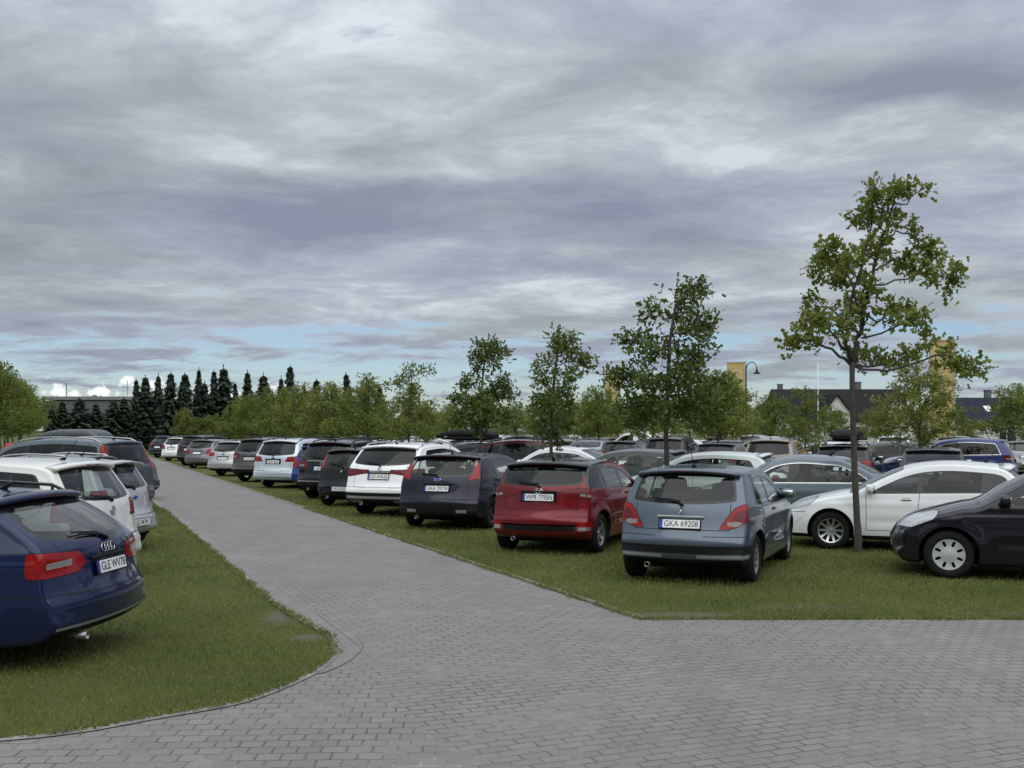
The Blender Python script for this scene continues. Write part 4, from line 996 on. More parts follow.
strip('edging',hp_,hw+.002,hw+.008,.0095,simple('joint_sand',(.125,.122,.115),.9))
strip('edging',[RE(z) for z in np.linspace(FAR,10.85,60)]+[RE(10.77)],-.10,.0,.012,M['kerbs'])

# grass blades ----------------------------------------------------------
def leafy(name,c0,c1,c2,trans=.25,rough=.6):
    m,nt,out=new_mat(name); g=N(nt,'ShaderNodeNewGeometry'); tc=N(nt,'ShaderNodeTexCoord')
    n=noise(nt,tc.outputs['Object'],.9,5,.65); f=math_(nt,'ADD',math_(nt,'MULTIPLY',g.outputs['Random Per Island'],.42),math_(nt,'ADD',math_(nt,'MULTIPLY',n.outputs[0],.80),-.11))
    oi=N(nt,'ShaderNodeObjectInfo'); f=math_(nt,'ADD',f,math_(nt,'MULTIPLY',math_(nt,'SUBTRACT',oi.outputs['Random'],.5),.16))
    c=ramp(nt,f,[(.2,c0),(.5,c1),(.8,c2)])
    b=N(nt,'ShaderNodeBsdfPrincipled'); L(nt,c,b.inputs['Base Color']); setin(b,Roughness=rough); b.inputs['Specular IOR Level'].default_value=.3
    t=N(nt,'ShaderNodeBsdfTranslucent'); L(nt,c,t.inputs[0]); mx=N(nt,'ShaderNodeMixShader'); mx.inputs[0].default_value=trans
    L(nt,b.outputs[0],mx.inputs[1]); L(nt,t.outputs[0],mx.inputs[2]); L(nt,mx.outputs[0],out.inputs[0]); return m
M['blade']=leafy('grass_blade',(.082,.112,.024),(.150,.185,.044),(.25,.245,.095),.28)
def inpoly(P,poly):
    return sdf(P[:,0],P[:,1],poly)<0
nr=np.random.default_rng(3)
soil=[((1.75,11.05),(.8,.2)),((-1.85,9.85),(.25,.2)),((-.35,14.3),(.25,.15)),((-2.4,11.3),(.35,.8))]
def blades():
    left=[q for q in ARCS if q[0]>-7]+[LE(z) for z in (18,24,30)]+[(-20,30),(-20,6)]
    right=[(1.28,10.79),(14,10.75),(16,34),RE(34),RE(20)]
    Vs=[];Fs=[];o=0
    for poly,bx in ((left,(-12,0,5.6,30)),(right,(-9,16,10.7,34))):
        for (z0,z1,dn,hh,ww) in ((5.6,9,2600,.032,.006),(9,13,1700,.034,.007),(13,19,800,.04,.011),(19,34,260,.045,.018)):
            n=int((bx[1]-bx[0])*(z1-z0)*dn); P=np.c_[nr.uniform(bx[0],bx[1],n),nr.uniform(z0,z1,n)]
            P=P[(np.abs(P[:,0])/P[:,1]<.52)]; P=P[inpoly(P,poly)]
            cl=np.sin(P[:,0]*1.7+1.3*np.sin(P[:,1]*1.1))*np.cos(P[:,1]*1.3+.7*np.sin(P[:,0]*2.1)); P=P[nr.uniform(0,1,len(P))<.78+.22*cl]
            keep=np.ones(len(P),bool)
            for (x,y),(rx,ry) in soil: keep&=(np.hypot((P[:,0]-x)/rx,(P[:,1]-y)/ry)>nr.uniform(.5,1.3,len(P)))
            P=P[keep]; n=len(P)
            a=nr.uniform(0,2*math.pi,n); h=hh*nr.uniform(.45,1.25,n); le=h*nr.uniform(.1,.9,n); b=nr.uniform(0,2*math.pi,n); w=ww*nr.uniform(.6,1.2,n)
            base=np.c_[P,np.zeros(n)]; side=np.c_[np.cos(a),np.sin(a),np.zeros(n)]*w[:,None]/2; ln=np.c_[np.cos(b),np.sin(b),np.zeros(n)]
            V=np.stack([base-side,base+side,base+side*.6+ln*(le*.35)[:,None]+np.array([0,0,1])*(h*.6)[:,None],base+ln*le[:,None]+np.array([0,0,1])*h[:,None]],1)
            Vs.append(V.reshape(-1,3)); Fs.append(np.arange(o,o+4*n).reshape(n,4)); o+=4*n
    for path,dens in (([q for q in ARCS if q[0]>-7]+[LE(z) for z in (16,20,26)],420),([RE(z) for z in (26,20,16,13,10.77)],420),([(1.3,10.77),(14,10.74)],520)):
        P=np.array(path); seg=np.linalg.norm(P[1:]-P[:-1],axis=1); cs=np.r_[0,np.cumsum(seg)]; n=int(cs[-1]*dens); t=nr.uniform(0,cs[-1],n)
        C_=np.c_[np.interp(t,cs,P[:,0]),np.interp(t,cs,P[:,1])]; lump=.5+.5*np.sin(t*5.1+2*np.sin(t*1.7)); C_=C_+nr.normal(size=(n,2))*(.010+.028*lump[:,None]**2); C_=C_[nr.uniform(0,1,n)<.35+.65*lump]; n=len(C_)
        a=nr.uniform(0,6.28,n); h=.035*nr.uniform(.4,1.4,n); b=nr.uniform(0,6.28,n); le=h*nr.uniform(.3,1.3,n)
        base=np.c_[C_,np.full(n,.006)]; side=np.c_[np.cos(a),np.sin(a),np.zeros(n)]*.0045; ln=np.c_[np.cos(b),np.sin(b),np.zeros(n)]
        V=np.stack([base-side,base+side,base+side*.6+ln*(le*.35)[:,None]+np.array([0,0,1])*(h*.6)[:,None],base+ln*le[:,None]+np.array([0,0,1])*h[:,None]],1)
        Vs.append(V.reshape(-1,3)); Fs.append(np.arange(o,o+4*n).reshape(n,4)); o+=4*n
    me=fast_mesh('grass',np.vstack(Vs),np.vstack(Fs),[M['blade']]); tag(link('grass',me),'short mown grass on the verges between paving and parked cars','grass',kind='stuff'); print('blades',o//4)
blades()

# trees -------------------------------------------------------------------
M['bark']=simple('bark',(.055,.047,.040),.9,0,.35,14)
M['oak']=leafy('oak_leaf',(.080,.118,.018),(.155,.200,.034),(.27,.275,.07),.45,.45)
M['oak_dark']=leafy('oak_leaf_dark',(.054,.088,.016),(.105,.150,.028),(.19,.215,.052),.42,.45)
M['spruce']=leafy('spruce_needles',(.008,.015,.008),(.016,.028,.013),(.032,.048,.020),.12,.6)
def leaves(C,D,size,nl,rnd,name,mat,spread=.10,w=.27):
    """rosettes of folded, waisted leaves at twig tips C with twig directions D"""
    n=len(C)*nl; C=np.repeat(C,nl,0); D=np.repeat(D,nl,0)
    r=rnd.normal(size=(n,3)); d=D*.7+r; d/=np.linalg.norm(d,axis=1)[:,None]
    p=C+rnd.normal(size=(n,3))*spread
    s=size*rnd.uniform(.45,1.25,n)[:,None]
    t=rnd.normal(size=(n,3)); t-= (t*d).sum(1)[:,None]*d; t/=np.linalg.norm(t,axis=1)[:,None]; nn=np.cross(d,t)
    V=np.stack([p, p+d*s*.35+t*s*w*.9+nn*s*.08, p+d*s*.5+t*s*w*.35, p+d*s*.75+t*s*w*1.05+nn*s*.10, p+d*s, p+d*s*.75-t*s*w*1.05+nn*s*.10, p+d*s*.5-t*s*w*.35, p+d*s*.35-t*s*w*.9+nn*s*.08],1).reshape(-1,3)
    q=np.arange(n)[:,None]*8
    Fc=np.concatenate([q+np.array([t3]) for t3 in ((0,1,2),(0,2,6),(0,6,7),(2,3,4),(2,4,6),(4,5,6))],0)
    return fast_mesh(name,V,Fc,[mat])
def grow(limbs,rnd,tw=9,tl=.45):
    """limbs: list of (points, r0). Returns wood MB, tip points, tip dirs"""
    wood=MB(); C=[];D=[]
    for pts,r0,leafy_from in limbs:
        pts=np.array(pts,float); P=[pts[0]]
        for a,b in zip(pts,pts[1:]):
            for t in (.33,.66,1.0): P.append(a+(b-a)*t+rnd.normal(size=3)*.025*(t<1))
        P=np.array(P); n=len(P); wood.tube(P,np.linspace(r0,max(.006,r0*.18),n),7)
        ln=np.linalg.norm(pts[1:]-pts[:-1],axis=1).sum()
        k=max(3,int(ln*tw))
        for i in range(k):
            f=leafy_from+(1-leafy_from)*(i+rnd.uniform(0,1))/k; x=f*(n-1); j=int(min(x,n-2)); q=P[j]+(P[j+1]-P[j])*(x-j)
            dr=P[j+1]-P[j]; dr/=np.linalg.norm(dr)+1e-9
            d=dr*.5+rnd.normal(size=3)*.75+np.array([0,0,.25]); d/=np.linalg.norm(d); l=tl*rnd.uniform(.35,1.1)*(1.1-.55*f)
            e=q+d*l; wood.tube([q,q+d*l*.5+rnd.normal(size=3)*.02,e],[.008,.006,.004],4,cap=False)
            for m_ in (1.0,.62): C.append(q+d*l*m_); D.append(d)
        C.append(P[-1]); D.append(dr)
    return wood,np.array(C),np.array(D)
def put_tree(name,wood_me,crown_me,loc,rz,label,group,sc=1.0,scz=None):
    r=empty(name,(loc[0],loc[1],0),rz); r.scale=(sc,sc,scz or sc); tag(r,label,'tree',group)
    link('trunk',wood_me,r); link('crown',crown_me,r); return r
def pxlimb(pts,X0,Z0):   # photo pixels -> plane of the trunk, with depth offsets
    return [((px-512)/F*Z0-X0+.0,dy,CAM_H+(HY-py)/F*Z0) for px,py,dy in pts]
rt_=np.random.default_rng(11)
# the tall slender tree in front of the white hatchback
X0,Z0=gp(858,553)
big=[([(858,553,0),(857,520,.0),(855,470,.02),(853,400,.03),(852,362,.0)],.062,1.0),
 ([(852,362,0),(858,345,.05),(864,325,.1),(868,300,.05),(874,265,.0),(884,230,-.1),(893,200,-.05),(898,188,0)],.042,.25),
 ([(852,362,0),(842,345,-.15),(844,320,-.1),(850,290,-.2),(862,255,-.1),(872,225,.0),(876,200,.1)],.034,.2),
 ([(852,366,0),(836,348,.2),(815,338,.3),(803,338,.35),(795,347,.4)],.024,.25),
 ([(846,350,0),(830,338,-.3),(812,330,-.55),(800,322,-.7)],.02,.3),
 ([(860,335,0),(842,310,.35),(826,303,.5),(815,315,.55)],.018,.3),
 ([(864,325,0),(846,290,-.35),(828,262,-.4),(816,254,-.45)],.017,.45),
 ([(870,292,0),(850,262,.3),(838,258,.4),(826,275,.45)],.015,.3),
 ([(853,364,0),(872,366,.2),(895,364,.35),(915,358,.45),(928,346,.5)],.02,.25),
 ([(853,366,0),(880,372,-.3),(912,362,-.5),(932,358,-.6),(946,364,-.7),(958,374,-.7)],.018,.4),
 ([(866,315,0),(885,320,.3),(905,310,.4),(918,300,.45)],.016,.3),
 ([(862,338,0),(880,332,-.4),(900,322,-.5),(912,330,-.6)],.015,.3),
 ([(874,270,0),(892,262,.3),(908,252,.4),(925,268,.4)],.015,.35),
 ([(880,240,0),(900,228,.2),(920,232,.25),(932,246,.2),(942,260,.15)],.013,.35),
 ([(872,285,0),(900,282,-.3),(925,272,-.35),(936,280,-.4),(945,287,-.4)],.013,.45),
 ([(884,232,0),(870,215,.3),(858,208,.35)],.011,.35),
 ([(890,210,0),(906,200,-.2),(914,195,-.3)],.011,.3),
 ([(886,222,0),(872,198,-.25),(868,192,-.3)],.010,.3),
 ([(855,350,0),(868,352,.5),(880,346,.7)],.012,.3),
 ([(870,280,0),(860,282,.6),(846,276,.7)],.012,.3)]
limbs=[(pxlimb(p,X0,Z0),r*1.12,f) for p,r,f in big]
w_,C_,D_=grow(limbs[1:],rt_,8.5,.30); w0,_,_=grow([limbs[0]],rt_,0,0)if False else (MB(),0,0)
w_.tube([(0,0,-.1),(.0,0,.0),(.0,0,.35)]+[tuple(q) for q in limbs[0][0][1:]],[.075,.066,.055,.051,.047,.043,.040],10)
put_tree('oak_tree',w_.mesh('trunk',[M['bark']],True),leaves(C_,D_,.132,9,rt_,'crown',M['oak'],.06),(X0,Z0),0,'tall slender young oak, tallest tree, its trunk in front of the white hatchback','trees between the parking rows')
def px_tree(u,v,limbs,r0,seed,label,mat,size=.13,tl=.34,tw=9):
    rnd=np.random.default_rng(seed); x,y=uv(u,v); L_=[(pxlimb(p,x,y),r,f) for p,r,f in limbs]; w,C,D=grow(L_[1:],rnd,tw,tl)
    t=L_[0][0]; w.tube([(0,0,0),(0,0,.3)]+[tuple(q) for q in t[1:]],np.linspace(r0,.02,len(t)+1),9)
    put_tree('oak_tree',w.mesh('trunk',[M['bark']],True),leaves(C,D,size*.82,11,rnd,'crown',mat,.10),(x,y),0,label,'young oaks between the parking rows')
def PXT(px0,tops,limbs):
    return [([(px0,523,0)]+[(a,b,0) for a,b in tops],.05,1)]+[([(a,b,d*.15),((a+c)/2,(b+e)/2-3,d*.6),(c,e,d)],rr,f) for a,b,c,e,d,rr,f in limbs]
T2=PXT(665,[(666,430),(668,380),(670,340),(675,310),(684,296)],[(675,310,704,290,.1,.014,.2),(684,298,694,289,0,.01,.1),(673,318,648,311,.2,.014,.35),(676,305,690,300,-.3,.012,.2),(671,335,716,326,.2,.016,.35),(672,332,700,340,-.4,.014,.3),(670,352,628,344,.1,.016,.4),(670,350,645,356,-.5,.013,.3),(669,368,708,356,.3,.015,.4),(668,370,690,372,-.5,.013,.3),
 (668,382,612,378,.2,.018,.35),(667,388,640,386,-.7,.015,.25),(667,392,725,384,.3,.018,.3),(667,396,705,398,-.7,.016,.2),(666,402,618,408,-.2,.017,.25),(666,405,645,412,.8,.015,.2),(666,408,730,404,.1,.018,.25),(666,410,690,415,.8,.015,.2),(666,412,628,424,.3,.015,.3),(666,415,712,422,-.3,.015,.3),(666,400,660,420,-.8,.015,.2),(669,345,678,350,.5,.012,.1),(672,322,684,318,.4,.012,.1),(667,395,680,380,.7,.014,.2)])
px_tree(18.9,11.4,T2,.062,31,'dark leafy young oak behind the blue-grey three-door and the red hatchback',None or M['oak_dark'],.165,.36,12)
T3=PXT(551,[(551,440),(552,410),(554,380),(557,355),(562,338)],[(557,355,552,338,.1,.012,.1),(560,345,574,337,0,.011,.1),(557,352,568,350,-.2,.011,.1),(555,368,540,366,.2,.012,.2),(555,366,590,362,.1,.014,.35),(555,372,572,382,-.3,.012,.2),(554,378,542,382,-.3,.012,.2),(553,392,568,396,.3,.012,.2),(552,400,536,404,.3,.013,.2),(552,405,572,412,.4,.013,.2),(551,412,532,420,-.3,.013,.2),(551,415,566,428,-.4,.013,.2),(551,420,542,434,.5,.012,.2),(552,398,556,404,-.7,.012,.1),(551,425,560,440,.5,.012,.3)])
px_tree(24.6,11.4,T3,.055,32,'thin narrow young oak with ragged top beyond the red hatchback',M['oak_dark'],.17,.34,14)
T4=PXT(481,[(481,440),(481,410),(482,385),(484,365),(488,350)],[(485,362,472,352,.1,.012,.05),(486,358,505,350,.1,.012,.05),(486,360,496,362,-.4,.012,.05),(485,364,478,370,.4,.012,.1),(487,352,490,345,0,.01,.05),(486,356,482,346,.2,.01,.05),(482,388,462,386,.2,.014,.3),(482,390,508,384,.2,.014,.3),(481,398,455,400,-.3,.016,.2),(481,400,512,398,.3,.016,.2),(481,405,470,410,.8,.015,.1),(481,408,495,414,-.8,.015,.1),(481,412,456,422,.3,.015,.2),(481,414,510,420,-.3,.015,.2),(481,402,482,412,-.9,.013,.1),(481,395,490,400,.8,.013,.1),(481,416,478,430,.6,.013,.2)])
px_tree(30.4,11.4,T4,.055,33,'young oak with a round topknot above a gap, beyond the dark navy hatchback',M['oak_dark'],.18,.40,15)
# kinds for the rows
def row_tree(seed,H=4.6,wid=1.25,open_top=True,nlimb=26,mat='oak_dark',size=.15,base=1.35):
    rnd=np.random.default_rng(seed); limbs=[]
    top=np.array([rnd.normal()*.12,rnd.normal()*.12,H*.97])
    limbs.append(([(0,0,0),(rnd.normal()*.03,rnd.normal()*.03,base),(rnd.normal()*.06,rnd.normal()*.06,H*.6),top],.062,.42))
    for i in range(nlimb):
        f=(i+rnd.uniform(0,1))/nlimb; z=base+ (H*.93-base)*f**.95
        a=i*2.4+rnd.normal()*.5
        prof=(1.05-.72*f**.8) if f>.2 else (.80+f*.6)
        if open_top and f>.5: prof*=rnd.choice([.3,.75,1.55])
        ln=wid*prof*rnd.uniform(.75,1.15)
        p0=np.array([0,0,z*.94]); d=np.array([math.cos(a),math.sin(a),.25+.4*f])
        p1=p0+d*ln*.5; p2=p0+np.array([math.cos(a+.2),math.sin(a+.2),.25+.15*rnd.normal()])*ln
        limbs.append(([p0,p1,p2],.020*(1-.5*f),.25))
    w,C,D=grow(limbs,rnd,8,.42)
    return w.mesh('trunk',[M['bark']],True),leaves(C,D,size*.82,8,rnd,'crown',M[mat],.09)
KT=[row_tree(21,4.9,1.55,True,27),row_tree(22,4.5,1.25,True,22),row_tree(23,4.4,2.0,False,32,'oak'),row_tree(24,4.2,2.1,False,34,'oak'),row_tree(25,4.6,1.75,True,28,'oak')]
# ------------------------------------------------------------------ tree rows
TG='young oaks between the parking rows'
def tree_at(u,v,k,rz,sc,label,scz=None,group=TG,name='oak_tree'):
    x,y=uv(u,v); return put_tree(name,KT[k][0],KT[k][1],(x,y),rz,label,group,sc,scz)
rowA=[(36.4,4,.90,.94,'oak with a loose pointed crown beyond the white off-roader'),(42.4,2,.92,.97,'rounded oak beyond the pale people carrier'),
 (48.4,3,.95,1.0,None),(54.4,2,.98,1.0,None),(60.4,3,1.0,1.04,None),(66.5,4,1.0,1.0,None),(72.5,3,1.0,1.05,None),(78.5,2,1.0,1.0,None)]
for i,(u,k,sc,scz,lb) in enumerate(rowA):
    tree_at(u,11.4+.15*math.sin(u),k,1.1*i,sc,lb or 'round leafy oak in the far stretch of the first tree row',scz,TG if lb else 'far oaks of the first tree row')
for i,u in enumerate((21.9,27.7,33.7,39.7,45.7,51.7,57.7,63.7,69.7,76,82)):
    k=(3,2,4,3,2,3,4,2,3,2,3)[i]
    lb={27.7:'broad pale green oak in front of the dark pitched roofs and the yellow pylon',33.7:'broad oak in front of the white gabled house, beyond the roof box'}.get(u)
    tree_at(u,26.7+.2*math.sin(2*u),k,.9+1.7*i,({27.7:.98,33.7:.78,39.7:1.1,51.7:1.05,57.7:1.0}.get(u,(.92,.86)[i%2])),lb or 'round leafy oak of the second tree row seen over car roofs',None,TG if lb else 'oaks of the second tree row')
for i,u in enumerate((37.5,57,63.5,70,77,84)):
    tree_at(u,42+.3*math.sin(3*u),(3,2,3,4)[i%4],2.1*i,1.0,'bushy oak of the third tree row, far behind the cars',None,'oaks of the third tree row')
for i,u in enumerate((52,56,60,64,68,72,77,82,87,92)):
    tree_at(u,-3.2+.2*math.sin(u),(3,2)[i%2],1.3*i,1.0,'yellow-green round oak in the row left of the lane',1.2,'oaks left of the paved lane')

# spruces at the end of the lane ----------------------------------------------
def spruce(seed,H=7.5,wid=.23):
    rnd=np.random.default_rng(seed); w=MB(); w.tube([(0,0,0),(.02,0,H*.5),(0,0,H)],[.11,.07,.012],7)
    V=[];o=0
    for i in range(int(H*6)):
        z=.35+(H-.45)*(i/(H*6))**.96; r=(H-z)*wid*rnd.uniform(.45,1.3)+.10; nb=8
        for b in range(nb):
            a=2*math.pi*(b+rnd.uniform(-.3,.3))/nb+i*.7; d=np.array([math.cos(a),math.sin(a),0]); t=np.array([-d[1],d[0],0]); rr=r*rnd.uniform(.45,1.25)
            for k in range(5):
                f=(k+.6)/5; p=d*rr*f+np.array([0,0,z-.32*rr*f+.18*rr*f*f]); wd=.13+.12*(1-f); l=.16+rr*.14
                dz=np.array([0,0,rnd.uniform(-.10,.03)])
                dr=rnd.uniform(.14,.34); V+= [p-t*wd*rnd.uniform(.6,1.3)+np.array([0,0,-dr*.5]),p+np.array([0,0,.07])-d*.08,p+t*wd*rnd.uniform(.6,1.3)+np.array([0,0,-dr*.5]),p+d*l*rnd.uniform(.4,1.0)+np.array([0,0,-dr])]
    for k in range(6):
        z=H-.1*k; a=k*2.4; V+=[(0.02,0,z+.12),(.06*math.cos(a)+.02*k*math.cos(a),.06*math.sin(a),z-.03),(0,0,z-.10),(-.05*math.cos(a),-.05*math.sin(a),z-.02)]
    V=np.array(V); return w.mesh('trunk',[M['bark']],True),fast_mesh('crown',V,np.arange(len(V)).reshape(-1,4),[M['spruce']])
SP=[spruce(5,7.5,.27),spruce(6,7.2,.20),spruce(8,7.8,.33),spruce(13,7.5,.24),spruce(17,7.2,.38)]
tops=[(50,408),(62,400),(80,396),(98,402),(112,398),(126,396),(137,377),(147,374),(157,372),(169,369),(179,378),(188,371),(196,366),(205,380),(214,368),(226,364),(237,380),(249,369),(257,384),(265,372),(280,374),(289,363),(303,385),(315,377),(335,380),(350,371),(366,388),(380,384)]
for i,(px,py) in enumerate(tops):
    Z=96+(i*37%9); X=(px-512)/F*Z; H=CAM_H+(HY-py)/F*Z
    k=(0,1,4,3,2,1,3,0,4,2,3)[i%11]; H0=(7.62,7.32,7.92,7.62,7.32)[k]
    r=empty('spruce_tree',(X,Z,0),i*1.3); sc=H/H0; wf=(1.9 if px<130 else 1.25) if py>390 else (.85,1.15,1.0,1.35)[i%4]; r.scale=(sc*wf,sc*wf,sc)
    tag(r,'dark narrow spruce in the belt at the end of the lane','tree','spruces at the end of the lane'); r.rotation_euler=(R(math.sin(i*2.7)*2.2),R(math.cos(i*1.9)*2.2),i*1.3); link('trunk',SP[k][0],r); link('crown',SP[k][1],r)
# understorey shrubs of the belt
for i in range(16):
    px=40+i*24; Z=92+(i*13%4); X=(px-512)/F*Z
    put_tree('shrub',KT[3][0],KT[3][1],(X,Z),i*.8,'dark bushy shrub at the foot of the spruce belt','shrubs under the spruces',.75+.2*(i%3),.62+.16*(i*3%4)) if i>5 else None
# trees behind the houses and over the far roofs
bgt=[(418,398,112),(452,400,118),(500,405,120),(535,402,116),(575,398,118),(600,400,112),(640,395,115),(705,398,110),(745,402,108),(765,405,112),(905,405,118),(1012,398,104),(1035,392,108),(960,412,122),(20,385,118),(45,395,122),(92,391,128),(768,404,74),(832,404,76),(880,402,72),(962,408,70),(720,376,66),(590,398,80),(690,392,84)]
for i,(px,py,Z) in enumerate(bgt):
    X=(px-512)/F*Z; H=CAM_H+(HY-py)/F*Z; sc=H/4.5
    put_tree('broadleaf_tree',KT[2+i%3][0],KT[2+i%3][1],(X,Z),i*1.9,'far broadleaf tree rising behind the car park','far trees behind the car park',sc*1.25,sc)

# tall trees added out of view behind the camera to darken car reflections
for i in range(24):
    x=-46+i*4.1; put_tree('broadleaf_tree',KT[2+i%3][0],KT[2+i%3][1],(x,-15-6*(i*7%5)/4-abs(x)*.15,0),i*1.3,'tall broadleaf tree added out of view to darken car reflections','unseen trees added to darken reflections',3.0+.3*(i%3),2.3+.25*(i%4))

# buildings ----------------------------------------------------------------------
M['render']=simple('white_render',(.62,.61,.58),.85,0,.06,2); M['greywall']=simple('grey_wall',(.115,.115,.12),.8,0,.12,.8)
def tile_mat(name,c):
    m,nt,out=new_mat(name); b=N(nt,'ShaderNodeBsdfPrincipled'); tc=N(nt,'ShaderNodeTexCoord'); br=N(nt,'ShaderNodeTexBrick'); L(nt,tc.outputs['Object'],br.inputs['Vector'])
    setin(br,Scale=1,Brick_Width=.33,Row_Height=.3,Mortar_Size=.03); br.inputs['Color1'].default_value=(*c,1); br.inputs['Color2'].default_value=(*[x*1.35 for x in c],1); br.inputs['Mortar'].default_value=(*[x*.5 for x in c],1)
    n=noise(nt,tc.outputs['Object'],.6,4); L(nt,mixc(nt,math_(nt,'MULTIPLY',n.outputs[0],.3),br.outputs[0],(.06,.06,.055)),b.inputs['Base Color']); setin(b,Roughness=.9); b.inputs['Specular IOR Level'].default_value=.15; L(nt,b.outputs[0],out.inputs[0]); return m
M['tiles']=tile_mat('dark_roof_tiles',(.012,.012,.014)); M['blueroof']=tile_mat('blue_grey_roof',(.014,.018,.032))
M['pane']=simple('window_pane',(.02,.025,.03),.08,0,.1); M['white']=simple('white_frame',(.7,.7,.7),.4,0,.05)
M['wood']=simple('brown_wood',(.10,.07,.05),.7,0,.3,6)
def gable_roof(mb,w,d,z0,h,ov=.4,t=.16,yc=0):
    # ridge along x
    for sg in (-1,1):
        a=np.array([-w/2-ov,yc+sg*(d/2+ov),z0-ov*h/(d/2)]); b=np.array([w/2+ov,yc+sg*(d/2+ov),z0-ov*h/(d/2)]); c=np.array([w/2+ov,yc,z0+h]); e=np.array([-w/2-ov,yc,z0+h]); up=np.array([0,0,t])
        v=[a,b,c,e,a+up,b+up,c+up,e+up]; mb.add(v,[(0,3,2,1),(4,5,6,7),(0,1,5,4),(1,2,6,5),(2,3,7,6),(3,0,4,7)])
def house(name,px,Z,w,d,ez,rh,rz,label,roof='tiles',gables=(),wins=()):
    r=empty(name,((px-512)/F*Z,Z+d/2,0),rz); tag(r,label,'house')
    wb_=MB(); wb_.box((0,0,ez/2),(w,d,ez))
    v=[(-w/2,-d/2,ez),(-w/2,d/2,ez),(-w/2,0,ez+rh),(w/2,-d/2,ez),(w/2,d/2,ez),(w/2,0,ez+rh)]; wb_.add(v,[(0,2,1),(3,4,5)])
    link('wall',wb_.mesh('wall',[M['render']]),r)
    rb_=MB(); gable_roof(rb_,w,d,ez,rh); ro=link('roof',rb_.mesh('roof',[M[roof]]),r)
    ch=MB(); ch.box((w*.2,.3,ez+rh+.25),(.5,.5,1.1)); ch.box((w*.2,.3,ez+rh+.83),(.6,.6,.08)); link('chimney',ch.mesh('chimney',[M['greywall']]),ro)
    for gx,gw,gh in gables:       # front gables facing the camera
        gm=MB(); y0=-d/2-.9; gm.box((gx,y0+.9,ez*.5),(gw,1.8,ez)); gm.add([(gx-gw/2,y0,ez),(gx+gw/2,y0,ez),(gx,y0,ez+gh)],[(0,1,2)]); link('gable',gm.mesh('gable',[M['render']]),r)
        gr=MB()
        for sg in (-1,1):
            a=np.array([gx+sg*(gw/2+.3),y0-.25,ez-.3*gh/(gw/2)]);b=np.array([gx,y0-.25,ez+gh]);c=b+[0,d/2+1,0];e=a+[0,d/2+1,0]; up=np.array([0,0,.15]); v=[a,b,c,e,a+up,b+up,c+up,e+up]
            gr.add(v,[(0,1,2,3),(4,7,6,5),(0,4,5,1),(1,5,6,2),(2,6,7,3),(3,7,4,0)])
        link('roof',gr.mesh('roof',[M[roof]]),r)
        f=MB(); 
        for q in (((0,0,-.55),(.95,.06,.07)),((0,0,.55),(.95,.06,.07)),((-.45,0,0),(.07,.06,1.1)),((.45,0,0),(.07,.06,1.1)),((0,0,0),(.05,.05,1.1))): f.box(q[0],q[1])
        wo=link('window',f.mesh('window',[M['white']]),r,(gx,y0-.03,ez+.15)); p_=MB(); p_.box((0,.02,0),(.86,.02,1.06)); link('pane',p_.mesh('pane',[M['pane']]),wo)
    for wx,wz in wins:
        f=MB()
        for q in (((0,0,-.65),(1.35,.08,.07)),((0,0,.65),(1.35,.08,.07)),((-.64,0,0),(.07,.08,1.3)),((.64,0,0),(.07,.08,1.3)),((0,0,0),(.05,.06,1.3))): f.box(q[0],q[1])
        wo=link('window',f.mesh('window',[M['white']]),r,(wx,-d/2-.03,wz)); p_=MB(); p_.box((0,.02,0),(1.26,.02,1.26)); link('pane',p_.mesh('pane',[M['pane']]),wo)
    return r,ro
house('house',848,98,11.5,8,3.0,2.7,0,'white gabled house with dark tiled roof behind the slender oak trunk',gables=((-1.3,3.2,2.1),(4.2,3.2,2.1)),wins=((-4.6,1.6),(1.2,1.6)))
house('house',793,112,3.6,7,3.6,2.5,R(90),'narrow white gable-ended house beside the broad dark roofs',gables=(),wins=())
rb2,ro2=house('house',992,92,7.4,8,2.7,2.0,R(-4),'low house with blue-grey roof and two skylights',roof='blueroof',wins=((-2,1.5),(1.5,1.5)))
for k in range(2):
    sk=MB(); a=math.atan2(2.0,4.0); rot=np.array([[1,0,0],[0,math.cos(a),-math.sin(a)],[0,math.sin(a),math.cos(a)]]); sk.box((0.6+k*.9,-2.2,2.7+.9+.20),(.55,1.1,.08),rot=rot); link('skylight',sk.mesh('skylight',[M['white']]),ro2)
r=empty('flat_building',((95-512)/F*125,130,0)); tag(r,'long low grey flat-roofed building behind the spruces','building')
b_=MB(); b_.box((0,0,2.7),(12.5,9,5.4)); link('wall',b_.mesh('wall',[M['greywall']]),r)
b_=MB(); b_.box((0,0,5.7),(12.9,9.4,.40)); b_.box((-5.5,0,6.2),(.10,.1,3)); b_.box((2.0,0,6.3),(.06,.06,3.4)); link('roof',b_.mesh('roof',[simple('roof_edge',(.20,.20,.205),.7)]),r)
for wx in (-4.6,-1.6,1.4,4.4):
    f=MB(); f.box((0,0,.4),(1.8,.08,.06)); f.box((0,0,-.4),(1.8,.08,.06)); f.box((.87,0,0),(.06,.08,.8)); f.box((-.87,0,0),(.06,.08,.8)); wo=link('window',f.mesh('window',[M['greywall']]),r,(wx,-4.54,3.6)); p_=MB(); p_.box((0,.02,0),(1.7,.02,.76)); link('pane',p_.mesh('pane',[M['pane']]),wo)
